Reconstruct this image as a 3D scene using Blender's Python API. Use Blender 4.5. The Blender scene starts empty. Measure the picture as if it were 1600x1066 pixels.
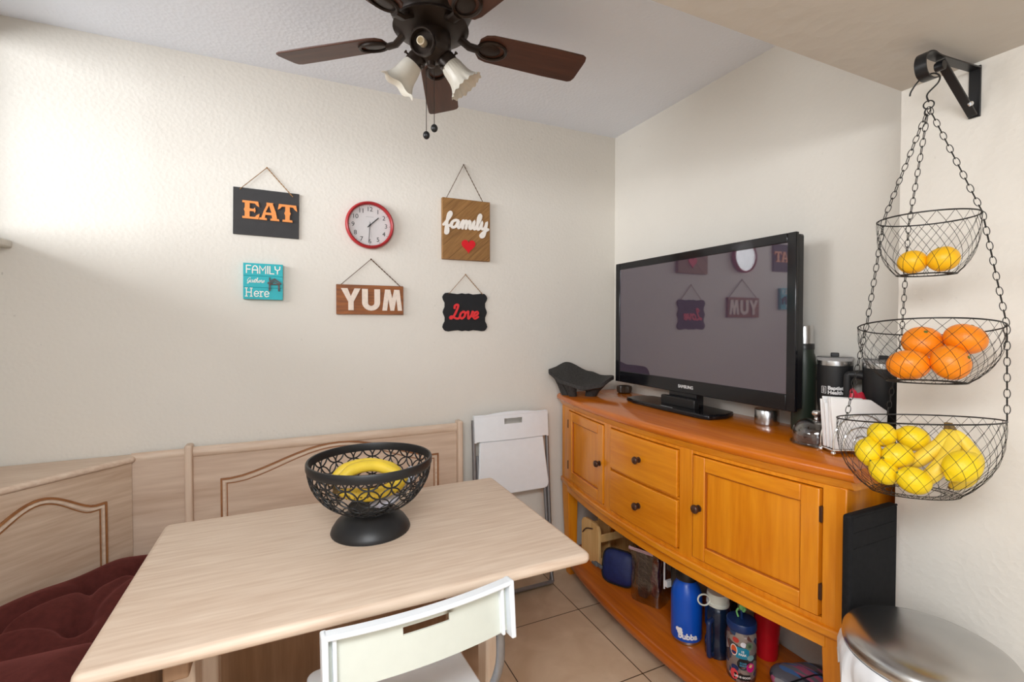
import bpy, bmesh, math, random
from math import sin, cos, pi, radians as rad
from mathutils import Vector, Matrix

S = bpy.context.scene
COL = S.collection

# ------------------------------------------------------------------ camera, world, light, exposure
cam_data = bpy.data.cameras.new('camera')
cam = bpy.data.objects.new('camera', cam_data)
COL.objects.link(cam)
cam.location = (0, 0, 1.36)
cam.rotation_euler = (rad(90) - math.atan(14.5 / 742), 0, -rad(24.8))
cam_data.sensor_width = 36
cam_data.lens = 742 * 36 / 1600
cam_data.shift_y = -12.5 / 1600
cam_data.clip_start = 0.02
S.camera = cam

S.view_settings.view_transform = 'Standard'
S.view_settings.look = 'None'
S.view_settings.exposure = 0.33
S.view_settings.gamma = 1.0
S.view_settings.use_curve_mapping = False
try:
    S.cycles.max_bounces = 8
    S.cycles.caustics_reflective = False
    S.cycles.caustics_refractive = False
except Exception:
    pass

W = bpy.data.worlds.new('sky')
S.world = W
W.use_nodes = True
bgn = W.node_tree.nodes['Background']
bgn.inputs[0].default_value = (0.95, 0.975, 1.0, 1)
bgn.inputs[1].default_value = 0.70


def area(name, loc, target, sx, sy, power, color=(1, 1, 1)):
    d = bpy.data.lights.new(name, 'AREA')
    d.shape = 'RECTANGLE'
    d.size, d.size_y, d.energy, d.color = sx, sy, power, color
    o = bpy.data.objects.new(name, d)
    COL.objects.link(o)
    o.location = loc
    o.rotation_euler = (Vector(target) - Vector(loc)).to_track_quat('-Z', 'Y').to_euler()
    return o


area('window_daylight', (-3.00, 0.75, 2.05), (-0.95, 1.55, 2.05), 2.6, 1.3, 142, (0.95, 0.975, 1.0))
area('added_rear_fill', (-1.0, -1.45, 1.55), (0.9, 1.5, 1.05), 1.5, 1.2, 13, (0.93, 0.965, 1.0))  # unseen soft fill added behind the camera to the left
area('added_overhead_fill', (-0.15, -0.05, 1.95), (0.25, 0.75, 0.0), 0.9, 0.6, 38, (0.95, 0.975, 1.0))  # unseen overhead fill added to brighten table, floor and chairs

# ------------------------------------------------------------------ node materials
MATS = {}


def newmat(name):
    m = bpy.data.materials.new(name)
    m.use_nodes = True
    return m, m.node_tree, m.node_tree.nodes['Principled BSDF']


def N(nt, typ, **kw):
    n = nt.nodes.new(typ)
    for k, v in kw.items():
        setattr(n, k, v)
    return n


def srgb(r, g, b):
    f = lambda c: ((c / 255 + 0.055) / 1.055) ** 2.4 if c > 10 else c / 255 / 12.92
    return (f(r), f(g), f(b), 1)


def plain(name, col, rough=0.5, metal=0.0, spec=0.5, var=0.06, scale=30, bump=0.0, bscale=200, trans=0.0, alpha=1.0, ior=1.45, coat=0.0):
    if name in MATS:
        return MATS[name]
    m, nt, p = newmat(name)
    tc = N(nt, 'ShaderNodeTexCoord')
    nz = N(nt, 'ShaderNodeTexNoise')
    nz.inputs['Scale'].default_value = scale
    nz.inputs['Detail'].default_value = 4
    nt.links.new(tc.outputs['Object'], nz.inputs['Vector'])
    r = N(nt, 'ShaderNodeValToRGB')
    r.color_ramp.elements[0].position = 0.3
    r.color_ramp.elements[1].position = 0.7
    r.color_ramp.elements[0].color = tuple(c * (1 - var) for c in col[:3]) + (1,)
    r.color_ramp.elements[1].color = tuple(min(1, c * (1 + var)) for c in col[:3]) + (1,)
    nt.links.new(nz.outputs['Fac'], r.inputs['Fac'])
    nt.links.new(r.outputs['Color'], p.inputs['Base Color'])
    p.inputs['Roughness'].default_value = rough
    p.inputs['Metallic'].default_value = metal
    p.inputs['Specular IOR Level'].default_value = spec
    p.inputs['IOR'].default_value = ior
    p.inputs['Transmission Weight'].default_value = trans
    p.inputs['Alpha'].default_value = alpha
    p.inputs['Coat Weight'].default_value = coat
    if bump:
        n2 = N(nt, 'ShaderNodeTexNoise')
        n2.inputs['Scale'].default_value = bscale
        n2.inputs['Detail'].default_value = 3
        nt.links.new(tc.outputs['Object'], n2.inputs['Vector'])
        b = N(nt, 'ShaderNodeBump')
        b.inputs['Strength'].default_value = bump
        b.inputs['Distance'].default_value = 0.002
        nt.links.new(n2.outputs['Fac'], b.inputs['Height'])
        nt.links.new(b.outputs['Normal'], p.inputs['Normal'])
    MATS[name] = m
    return m


def plaster(name, col, scale=55, dist=0.0035, strength=0.55, scuff=None):
    m, nt, p = newmat(name)
    tc = N(nt, 'ShaderNodeTexCoord')
    big = N(nt, 'ShaderNodeTexNoise'); big.inputs['Scale'].default_value = 2.5; big.inputs['Detail'].default_value = 5
    fine = N(nt, 'ShaderNodeTexNoise'); fine.inputs['Scale'].default_value = scale; fine.inputs['Detail'].default_value = 6
    vor = N(nt, 'ShaderNodeTexVoronoi'); vor.inputs['Scale'].default_value = scale * 0.9
    for n in (big, fine, vor):
        nt.links.new(tc.outputs['Object'], n.inputs['Vector'])
    r = N(nt, 'ShaderNodeValToRGB')
    r.color_ramp.elements[0].color = tuple(c * 0.95 for c in col[:3]) + (1,)
    r.color_ramp.elements[1].color = tuple(min(1, c * 1.03) for c in col[:3]) + (1,)
    nt.links.new(big.outputs['Fac'], r.inputs['Fac'])
    last = r.outputs['Color']
    if scuff:
        sn = N(nt, 'ShaderNodeTexNoise'); sn.inputs['Scale'].default_value = 42; sn.inputs['Detail'].default_value = 2
        nt.links.new(tc.outputs['Object'], sn.inputs['Vector'])
        area_n = N(nt, 'ShaderNodeTexNoise'); area_n.inputs['Scale'].default_value = 1.7
        nt.links.new(tc.outputs['Object'], area_n.inputs['Vector'])
        mr = N(nt, 'ShaderNodeMapRange'); mr.inputs[1].default_value = 0.735; mr.inputs[2].default_value = 0.785
        nt.links.new(sn.outputs['Fac'], mr.inputs[0])
        mr2 = N(nt, 'ShaderNodeMapRange'); mr2.inputs[1].default_value = 0.5; mr2.inputs[2].default_value = 0.62; mr2.inputs[4].default_value = 0.35
        nt.links.new(area_n.outputs['Fac'], mr2.inputs[0])
        mu = N(nt, 'ShaderNodeMath', operation='MULTIPLY')
        nt.links.new(mr.outputs[0], mu.inputs[0]); nt.links.new(mr2.outputs[0], mu.inputs[1])
        mx = N(nt, 'ShaderNodeMix', data_type='RGBA')
        mx.inputs['B'].default_value = scuff
        nt.links.new(mu.outputs[0], mx.inputs['Factor']); nt.links.new(last, mx.inputs['A'])
        last = mx.outputs['Result']
    nt.links.new(last, p.inputs['Base Color'])
    p.inputs['Roughness'].default_value = 0.75
    p.inputs['Specular IOR Level'].default_value = 0.3
    ad = N(nt, 'ShaderNodeMath', operation='ADD')
    nt.links.new(fine.outputs['Fac'], ad.inputs[0]); nt.links.new(vor.outputs['Distance'], ad.inputs[1])
    b = N(nt, 'ShaderNodeBump'); b.inputs['Strength'].default_value = strength; b.inputs['Distance'].default_value = dist
    nt.links.new(ad.outputs[0], b.inputs['Height'])
    nt.links.new(b.outputs['Normal'], p.inputs['Normal'])
    MATS[name] = m
    return m


def wood(name, dark, light, axis='X', scale=7.0, rough=0.4, stretch=14, coat=0.0, spec=0.5, bump=0.05, rot=None, fine=0.5):
    if name in MATS:
        return MATS[name]
    m, nt, p = newmat(name)
    tc = N(nt, 'ShaderNodeTexCoord')
    mp = N(nt, 'ShaderNodeMapping')
    s = [scale] * 3
    s['XYZ'.index(axis)] = scale / stretch
    mp.inputs['Scale'].default_value = s
    vr = N(nt, 'ShaderNodeVectorRotate', rotation_type='EULER_XYZ')
    vr.inputs['Rotation'].default_value = rot or (0, 0, 0)
    nt.links.new(tc.outputs['Object'], vr.inputs['Vector'])
    nt.links.new(vr.outputs[0], mp.inputs['Vector'])
    n1 = N(nt, 'ShaderNodeTexNoise'); n1.inputs['Scale'].default_value = 1.6; n1.inputs['Detail'].default_value = 6; n1.inputs['Distortion'].default_value = 1.2
    n2 = N(nt, 'ShaderNodeTexNoise'); n2.inputs['Scale'].default_value = 12; n2.inputs['Detail'].default_value = 5
    nt.links.new(mp.outputs[0], n1.inputs['Vector']); nt.links.new(mp.outputs[0], n2.inputs['Vector'])
    mxv = N(nt, 'ShaderNodeMix', data_type='FLOAT'); mxv.inputs['Factor'].default_value = fine
    nt.links.new(n1.outputs['Fac'], mxv.inputs['A']); nt.links.new(n2.outputs['Fac'], mxv.inputs['B'])
    r = N(nt, 'ShaderNodeValToRGB')
    r.color_ramp.elements[0].position = 0.33; r.color_ramp.elements[1].position = 0.66
    r.color_ramp.elements[0].color = dark; r.color_ramp.elements[1].color = light
    nt.links.new(mxv.outputs['Result'], r.inputs['Fac'])
    nt.links.new(r.outputs['Color'], p.inputs['Base Color'])
    p.inputs['Roughness'].default_value = rough
    p.inputs['Coat Weight'].default_value = coat
    p.inputs['Coat Roughness'].default_value = 0.15
    p.inputs['Specular IOR Level'].default_value = spec
    b = N(nt, 'ShaderNodeBump'); b.inputs['Strength'].default_value = bump; b.inputs['Distance'].default_value = 0.001
    nt.links.new(mxv.outputs['Result'], b.inputs['Height']); nt.links.new(b.outputs['Normal'], p.inputs['Normal'])
    MATS[name] = m
    return m


def tile_floor():
    m, nt, p = newmat('floor_tile')
    tc = N(nt, 'ShaderNodeTexCoord')
    mp = N(nt, 'ShaderNodeMapping')
    mp.inputs['Location'].default_value = (-1.225 + 0.46 * 10, -1.896 + 0.457 * 20, 0)
    nt.links.new(tc.outputs['Object'], mp.inputs['Vector'])
    br = N(nt, 'ShaderNodeTexBrick')
    br.offset = 0.0
    br.inputs['Scale'].default_value = 1.0
    br.inputs['Mortar Size'].default_value = 0.0022
    br.inputs['Mortar Smooth'].default_value = 0.1
    br.inputs['Brick Width'].default_value = 0.46
    br.inputs['Row Height'].default_value = 0.457
    br.inputs['Color1'].default_value = (1, 1, 1, 1); br.inputs['Color2'].default_value = (0.93, 0.93, 0.93, 1)
    br.inputs['Mortar'].default_value = (0.10, 0.075, 0.05, 1)
    nt.links.new(mp.outputs[0], br.inputs['Vector'])
    nz = N(nt, 'ShaderNodeTexNoise'); nz.inputs['Scale'].default_value = 5; nz.inputs['Detail'].default_value = 8; nz.inputs['Distortion'].default_value = 0.8
    nt.links.new(tc.outputs['Object'], nz.inputs['Vector'])
    r = N(nt, 'ShaderNodeValToRGB')
    r.color_ramp.elements[0].position = 0.3; r.color_ramp.elements[1].position = 0.72
    r.color_ramp.elements[0].color = srgb(204, 174, 142); r.color_ramp.elements[1].color = srgb(228, 204, 176)
    nt.links.new(nz.outputs['Fac'], r.inputs['Fac'])
    mx = N(nt, 'ShaderNodeMix', data_type='RGBA', blend_type='MULTIPLY'); mx.inputs['Factor'].default_value = 1
    nt.links.new(r.outputs['Color'], mx.inputs['A']); nt.links.new(br.outputs['Color'], mx.inputs['B'])
    nt.links.new(mx.outputs['Result'], p.inputs['Base Color'])
    p.inputs['Roughness'].default_value = 0.38
    b = N(nt, 'ShaderNodeBump'); b.inputs['Strength'].default_value = 0.4; b.inputs['Distance'].default_value = 0.002; b.invert = True
    nt.links.new(br.outputs['Fac'], b.inputs['Height']); nt.links.new(b.outputs['Normal'], p.inputs['Normal'])
    return m


M_WALL = plaster('wall_plaster', srgb(228, 223, 214), scale=75, dist=0.0022, strength=0.32, scuff=srgb(120, 112, 102))
M_CEIL = plaster('ceiling_plaster', srgb(238, 242, 250), scale=80, dist=0.002, strength=0.35)
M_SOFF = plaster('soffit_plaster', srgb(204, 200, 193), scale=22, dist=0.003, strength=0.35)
M_FLOOR = tile_floor()
PD, PL = srgb(206, 116, 8), srgb(232, 150, 30)
M_PINE_Y = wood('honey_pine_across', PD, PL, 'Y', 6, rough=0.28, coat=0.35)
M_PINE_Z = wood('honey_pine_upright', PD, PL, 'Z', 6, rough=0.28, coat=0.35)
M_PINE_TOP = wood('honey_pine_top', srgb(190, 94, 6), srgb(214, 120, 18), 'Y', 5, rough=0.2, coat=0.5)
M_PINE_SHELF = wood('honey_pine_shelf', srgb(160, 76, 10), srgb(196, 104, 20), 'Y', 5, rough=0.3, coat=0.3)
OD, OL = srgb(206, 180, 158), srgb(226, 206, 186)
M_OAK_X = wood('washed_oak_across', OD, OL, 'X', 7, rough=0.5, stretch=13, fine=0.72)
M_OAK_D = wood('washed_oak_diagonal', srgb(184, 156, 132), srgb(212, 190, 168), 'X', 6, rough=0.5, stretch=12, rot=(0, 0, rad(-45)), fine=0.6)
M_OAK_Z = wood('washed_oak_upright', OD, OL, 'Z', 5, rough=0.5, stretch=16)
M_OAK_B = wood('washed_oak_panel', srgb(188, 160, 138), srgb(216, 194, 174), 'X', 4, rough=0.5, stretch=12)
M_OAK_GROOVE = wood('stained_oak_groove', srgb(132, 84, 48), srgb(164, 112, 70), 'X', 5, rough=0.5)
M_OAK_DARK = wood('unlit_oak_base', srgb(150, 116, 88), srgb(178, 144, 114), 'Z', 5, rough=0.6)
M_VELVET = plain('maroon_velour', srgb(82, 38, 34), rough=0.9, spec=0.15, var=0.15, scale=60, bump=0.3, bscale=600)
M_VELVET.node_tree.nodes['Principled BSDF'].inputs['Sheen Weight'].default_value = 0.35
M_VELVET.node_tree.nodes['Principled BSDF'].inputs['Sheen Tint'].default_value = srgb(190, 110, 105)
M_BLACK = plain('black_plastic', (0.012, 0.012, 0.013, 1), rough=0.35)
M_GLOSS = plain('glossy_black_plastic', (0.008, 0.008, 0.010, 1), rough=0.12)
M_IRON = plain('black_powdercoat', (0.014, 0.014, 0.015, 1), rough=0.42, spec=0.5)
M_WIRE = plain('black_wire', (0.01, 0.009, 0.008, 1), rough=0.5)
M_BRONZE = plain('oil_rubbed_bronze', (0.03, 0.020, 0.015, 1), rough=0.38, metal=0.35)
M_KNOB = plain('dark_bronze_knob', (0.075, 0.035, 0.022, 1), rough=0.3, metal=0.4)
M_WALNUT = wood('walnut_blade', srgb(66, 38, 26), srgb(98, 58, 40), 'X', 6, rough=0.45)
M_FROST = plain('frosted_shade_glass', srgb(246, 240, 226), rough=0.35, var=0.02, trans=0.25)
M_STEEL = plain('brushed_steel', (0.52, 0.52, 0.52, 1), rough=0.26, metal=1.0, var=0.04, scale=15)
M_CHROME = plain('chrome', (0.78, 0.78, 0.78, 1), rough=0.08, metal=1.0, var=0.01)
M_TUBE = plain('grey_painted_tube', (0.28, 0.28, 0.29, 1), rough=0.35, metal=0.6)
M_WPLAST = plain('white_plastic', srgb(238, 243, 248), rough=0.4, var=0.015)
M_WPLAST2 = plain('ivory_white_plastic', srgb(210, 214, 204), rough=0.45, var=0.02)
M_PAPER = plain('white_paper', srgb(240, 240, 240), rough=0.8, var=0.02)
M_STONE = plain('black_basalt', (0.035, 0.032, 0.03, 1), rough=0.75, var=0.4, scale=120, bump=0.5, bscale=300)


def thin_glass(name, tint=(1, 1, 1, 1), edge=0.9, base=0.04, rough=0.03):
    m = bpy.data.materials.new(name)
    m.use_nodes = True
    nt = m.node_tree
    out = nt.nodes['Material Output']
    nt.nodes.remove(nt.nodes['Principled BSDF'])
    tr = N(nt, 'ShaderNodeBsdfTransparent'); tr.inputs[0].default_value = tint
    gl = N(nt, 'ShaderNodeBsdfGlossy'); gl.inputs['Roughness'].default_value = rough
    lw = N(nt, 'ShaderNodeLayerWeight'); lw.inputs[0].default_value = 0.25
    mr = N(nt, 'ShaderNodeMapRange'); mr.inputs[3].default_value = base; mr.inputs[4].default_value = edge
    mx = N(nt, 'ShaderNodeMixShader')
    nt.links.new(lw.outputs['Facing'], mr.inputs[0]); nt.links.new(mr.outputs[0], mx.inputs[0])
    nt.links.new(tr.outputs[0], mx.inputs[1]); nt.links.new(gl.outputs[0], mx.inputs[2]); nt.links.new(mx.outputs[0], out.inputs[0])
    MATS[name] = m
    return m


M_GLASS = thin_glass('clear_glass', (0.95, 0.95, 0.95, 1), 0.75, 0.06)
M_PANE = thin_glass('window_glass', (0.995, 0.995, 0.995, 1), 0.5, 0.02)
M_TWINE = plain('jute_twine', srgb(150, 112, 70), rough=0.9, var=0.3, scale=300)
M_DKTWINE = plain('dark_jute_twine', srgb(92, 66, 44), rough=0.9, var=0.4, scale=300)


# ------------------------------------------------------------------ mesh helper
class MB:
    def __init__(s):
        s.b = bmesh.new()

    def _mk(s, verts, faces):
        vs = [s.b.verts.new(v) for v in verts]
        for f in faces:
            try:
                s.b.faces.new([vs[i] for i in f])
            except ValueError:
                pass
        return vs

    def box(s, c, d, rot=None):
        hx, hy, hz = d[0] / 2, d[1] / 2, d[2] / 2
        v = [Vector((x, y, z)) for x in (-hx, hx) for y in (-hy, hy) for z in (-hz, hz)]
        if rot is not None:
            v = [rot @ q for q in v]
        c = Vector(c)
        s._mk([q + c for q in v], [(0, 1, 3, 2), (4, 6, 7, 5), (0, 4, 5, 1), (2, 3, 7, 6), (0, 2, 6, 4), (1, 5, 7, 3)])
        return s

    def bb(s, x0, x1, y0, y1, z0, z1):
        return s.box(((x0 + x1) / 2, (y0 + y1) / 2, (z0 + z1) / 2), (abs(x1 - x0), abs(y1 - y0), abs(z1 - z0)))

    def rings(s, rings, closed=True, cap0=True, cap1=True):
        """connect a list of equally long vertex loops"""
        n = len(rings[0])
        vv = [[s.b.verts.new(p) for p in r] for r in rings]
        for a, b in zip(vv[:-1], vv[1:]):
            for i in range(n if closed else n - 1):
                j = (i + 1) % n
                try:
                    s.b.faces.new((a[i], a[j], b[j], b[i]))
                except ValueError:
                    pass
        if closed and cap0 and n > 2:
            s.b.faces.new(list(reversed(vv[0])))
        if closed and cap1 and n > 2:
            s.b.faces.new(vv[-1])
        return s

    def tube(s, pts, r, n=8, closed=False, flat=1.0, up=None):
        pts = [Vector(p) for p in pts]
        m = len(pts)
        rr = r if isinstance(r, (list, tuple)) else [r] * m
        T = []
        for i in range(m):
            if closed:
                t = pts[(i + 1) % m] - pts[i - 1]
            else:
                t = pts[min(i + 1, m - 1)] - pts[max(i - 1, 0)]
            T.append(t.normalized() if t.length > 1e-9 else Vector((0, 0, 1)))
        u = Vector(up) if up else (Vector((0, 0, 1)) if abs(T[0].z) < 0.9 else Vector((1, 0, 0)))
        u = (u - T[0] * u.dot(T[0])).normalized()
        R = []
        for i in range(m):
            u = u - T[i] * u.dot(T[i])
            u = u.normalized() if u.length > 1e-6 else T[i].orthogonal().normalized()
            w = T[i].cross(u)
            R.append([pts[i] + u * (rr[i] * cos(2 * pi * k / n)) + w * (rr[i] * flat * sin(2 * pi * k / n)) for k in range(n)])
        if closed:
            R.append(R[0])
            vv = [[s.b.verts.new(p) for p in q] for q in R[:-1]]
            for i in range(m):
                a, b = vv[i], vv[(i + 1) % m]
                for k in range(n):
                    j = (k + 1) % n
                    s.b.faces.new((a[k], a[j], b[j], b[k]))
        else:
            s.rings(R)
        return s

    def lathe(s, prof, c=(0, 0, 0), n=32, axis=None, cap0=True, cap1=True):
        c = Vector(c)
        q = Vector((0, 0, 1)).rotation_difference(Vector(axis).normalized()).to_matrix() if axis else Matrix.Identity(3)
        R = [[c + q @ Vector((max(r, 1e-5) * cos(2 * pi * k / n), max(r, 1e-5) * sin(2 * pi * k / n), z)) for k in range(n)] for r, z in prof]
        return s.rings(R, cap0=cap0, cap1=cap1)

    def ell(s, c, r, rot=None, nu=24, nv=14, f=None):
        rot = rot or Matrix.Identity(3)
        c = Vector(c)
        R = []
        for j in range(nv + 1):
            ph = -pi / 2 + pi * j / nv
            ph = max(-pi / 2 + 1e-3, min(pi / 2 - 1e-3, ph))
            ring = []
            for k in range(nu):
                th = 2 * pi * k / nu
                d = Vector((cos(ph) * cos(th), cos(ph) * sin(th), sin(ph)))
                m = f(d) if f else 1.0
                ring.append(c + rot @ Vector((d.x * r[0] * m, d.y * r[1] * m, d.z * r[2] * m)))
            R.append(ring)
        return s.rings(R)

    def prism(s, poly, z0, z1, mat=None):
        """polygon (x,y) extruded from z0 to z1, then placed by matrix"""
        a = [Vector((x, y, z0)) for x, y in poly]
        b = [Vector((x, y, z1)) for x, y in poly]
        if mat:
            a = [mat @ p for p in a]; b = [mat @ p for p in b]
        return s.rings([a, b])

    def stroke(s, pts, w, z0, z1, mat=None, n=10, smooth=True):
        """one continuous rounded ribbon along pts; its top climbs by a hair so crossings never coincide"""
        if smooth and len(pts) > 2:
            pts = spline(pts, 7)
        P = [Vector((p[0], p[1])) for p in pts]
        P = [P[0]] + [b for a, b in zip(P[:-1], P[1:]) if (b - a).length > 1e-7]
        m = len(P)
        s.lift = getattr(s, 'lift', 0) + 1
        sec = []
        for i in range(m):
            d0 = (P[i] - P[i - 1]).normalized() if i else (P[1] - P[0]).normalized()
            d1 = (P[i + 1] - P[i]).normalized() if i < m - 1 else d0
            t = (d0 + d1)
            t = t.normalized() if t.length > 0.2 else d0
            k = 1 / max(0.6, t.dot(d1))
            q = Vector((-t.y, t.x)) * (w / 2 * k)
            sec.append((P[i], q, 1.0))
        t0 = (P[1] - P[0]).normalized(); t1 = (P[-1] - P[-2]).normalized()
        for e in (0.5, 0.8, 0.97):
            k = (1 - e * e) ** 0.5
            sec.insert(0, (P[0] - t0 * (w / 2 * e), Vector((-t0.y, t0.x)) * (w / 2 * k), 1))
            sec.append((P[-1] + t1 * (w / 2 * e), Vector((-t1.y, t1.x)) * (w / 2 * k), 1))
        R = []
        for i, (c, q, _) in enumerate(sec):
            zt = z1 + 0.00022 * i / len(sec) + 0.00007 * (s.lift % 9)
            loop = [Vector((c.x - q.x, c.y - q.y, z0)), Vector((c.x + q.x, c.y + q.y, z0)), Vector((c.x + q.x, c.y + q.y, zt)), Vector((c.x - q.x, c.y - q.y, zt))]
            R.append([mat @ p for p in loop] if mat else loop)
        s.rings(R)
        return s

    def build(s, name, mat, parent=None, bev=0.0, smooth=True, ang=40, segs=2, sub=0, label=None, world=True):
        """parts of a thing are given in world places when its root is a plain unrotated Empty"""
        me = bpy.data.meshes.new(name)
        bmesh.ops.recalc_face_normals(s.b, faces=s.b.faces)
        if parent is not None and world:
            root = parent
            while root.parent is not None:
                root = root.parent
            bmesh.ops.translate(s.b, verts=s.b.verts, vec=-root.location)
        s.b.to_mesh(me)
        s.b.free()
        for mm in (mat if isinstance(mat, (list, tuple)) else [mat]):
            me.materials.append(mm)
        if smooth:
            for p in me.polygons:
                p.use_smooth = True
            me.set_sharp_from_angle(angle=rad(ang))
        o = bpy.data.objects.new(name, me)
        COL.objects.link(o)
        o.parent = parent
        if bev:
            md = o.modifiers.new('bevel', 'BEVEL')
            md.width = bev; md.segments = segs; md.limit_method = 'ANGLE'; md.angle_limit = rad(35)
        if sub:
            md = o.modifiers.new('subdivision', 'SUBSURF')
            md.levels = md.render_levels = sub
        if label:
            o['label'] = label
        return o


def spline(pts, k=8, closed=False):
    P = [Vector(p) for p in pts]
    n = len(P)
    out = []
    rng = range(n if closed else n - 1)
    for i in rng:
        p0 = P[i - 1] if (closed or i > 0) else P[0]
        p1 = P[i]
        p2 = P[(i + 1) % n]
        p3 = P[(i + 2) % n] if (closed or i + 2 < n) else P[-1]
        for j in range(k):
            t = j / k
            out.append(0.5 * ((2 * p1) + (p2 - p0) * t + (2 * p0 - 5 * p1 + 4 * p2 - p3) * t * t + (3 * p1 - p0 - 3 * p2 + p3) * t ** 3))
    if not closed:
        out.append(P[-1])
    return [tuple(p) for p in out]


def tag(o, label, cat, group=None):
    o['label'] = label
    o['category'] = cat
    if group:
        o['group'] = group
    return o


def thing(name, label, cat, loc=(0, 0, 0), group=None):
    o = bpy.data.objects.new(name, None)
    o.empty_display_size = 0.05
    COL.objects.link(o)
    o.location = loc
    return tag(o, label, cat, group)


def struct(o):
    o['kind'] = 'structure'
    return o


def dup(o, parent=None):
    c = o.copy()
    COL.objects.link(c)
    c.parent = parent
    for ch in list(o.children):
        dup(ch, c)
    return c


def text_verts(body, size, offset=0.0, shear=0.0, space=1.0, align='CENTER', depth=0.0):
    cu = bpy.data.curves.new('lettering', 'FONT')
    cu.body = body; cu.size = size; cu.offset = offset; cu.shear = shear
    cu.space_character = space; cu.align_x = align; cu.align_y = 'CENTER'
    cu.extrude = depth / 2; cu.resolution_u = 4
    o = bpy.data.objects.new('lettering', cu)
    COL.objects.link(o)
    dg = bpy.context.evaluated_depsgraph_get()
    me = bpy.data.meshes.new_from_object(o.evaluated_get(dg))
    bpy.data.objects.remove(o); bpy.data.curves.remove(cu)
    vs = [v.co.copy() for v in me.vertices]
    fs = [tuple(p.vertices) for p in me.polygons]
    bpy.data.meshes.remove(me)
    return vs, fs


def add_text(mb, body, size, mat=None, func=None, **kw):
    vs, fs = text_verts(body, size, **kw)
    if func:
        vs = [func(v) for v in vs]
    if mat:
        vs = [mat @ v for v in vs]
    mb._mk(vs, fs)
    return mb


def on_back(x, y, z):
    """plane facing the room from the back wall: local x right, local y up, local z towards the room"""
    return Matrix(((1, 0, 0, x), (0, 0, -1, y), (0, 1, 0, z), (0, 0, 0, 1)))


def on_left_facing(x, y, z):
    """plane facing -X: local x runs to -Y, local y up, local z to -X"""
    return Matrix(((0, 0, -1, x), (-1, 0, 0, y), (0, 1, 0, z), (0, 0, 0, 1)))


# ------------------------------------------------------------------ the room
XL, XR, YB, HC = -0.95, 1.714, 2.277, 2.44
XN, YN, HS = 1.485, 0.7277, 1.982

struct(MB().bb(XL - 0.1, XR + 0.1, -2.2, YB + 0.1, -0.06, 0).build('floor', M_FLOOR))
struct(MB().bb(XL - 0.12, XR + 0.12, YN - 0.1, YB + 0.12, HC, HC + 0.06).build('ceiling', M_CEIL))
struct(MB().bb(XL - 0.12, XR + 0.12, YB, YB + 0.12, 0, HC).build('wall_back', M_WALL))
struct(MB().bb(XR, XR + 0.12, YN - 0.1, YB, 0, HC).build('wall_right', M_WALL))
struct(MB().bb(XN, XR + 0.12, -2.2, YN, 0, HS).build('wall_near', M_WALL))
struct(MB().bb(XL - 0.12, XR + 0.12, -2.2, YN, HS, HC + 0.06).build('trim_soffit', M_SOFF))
wy0, wy1, wz0, wz1 = 0.90, 2.262, 1.655, 2.38
w = MB()
w.bb(XL - 0.12, XL, -0.6, wy0, 0, HC).bb(XL - 0.12, XL, wy1, YB, 0, HC)
w.bb(XL - 0.12, XL, wy0, wy1, 0, wz0).bb(XL - 0.12, XL, wy0, wy1, wz1, HC)
struct(w.build('wall_left', M_WALL))
sill = MB().bb(XL - 0.10, XL + 0.052, wy0 - 0.05, YB - 0.003, wz0 - 0.028, wz0)
struct(sill.build('trim_sill', plain('sill_paint', srgb(205, 200, 190), rough=0.5), bev=0.006))
win = thing('window_1', '', '', (XL - 0.07, (wy0 + wy1) / 2, wz0))
for k in ('label', 'category'):
    del win[k]
win['kind'] = 'structure'
fr = MB()
for y in (wy0 + 0.02, (wy0 + wy1) / 2, wy1 - 0.02):
    fr.bb(XL - 0.085, XL - 0.055, y - 0.018, y + 0.018, wz0, wz1)
fr.bb(XL - 0.085, XL - 0.055, wy0, wy1, wz0, wz0 + 0.035).bb(XL - 0.085, XL - 0.055, wy0, wy1, wz1 - 0.035, wz1)
fr.build('window_frame', plain('window_aluminium', srgb(225, 225, 222), rough=0.4), win)
MB().bb(XL - 0.072, XL - 0.068, wy0 + 0.03, wy1 - 0.03, wz0 + 0.03, wz1 - 0.03).build('window_pane', M_PANE, win)
base_m = plain('baseboard_paint', srgb(220, 214, 204), rough=0.5)
struct(MB().bb(XL + 0.0, XR, YB - 0.012, YB - 0.001, 0.001, 0.09).build('baseboard_back', base_m, bev=0.003))
struct(MB().bb(XR - 0.012, XR - 0.001, YN, YB - 0.013, 0.001, 0.09).build('baseboard_right', base_m, bev=0.003))

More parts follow.
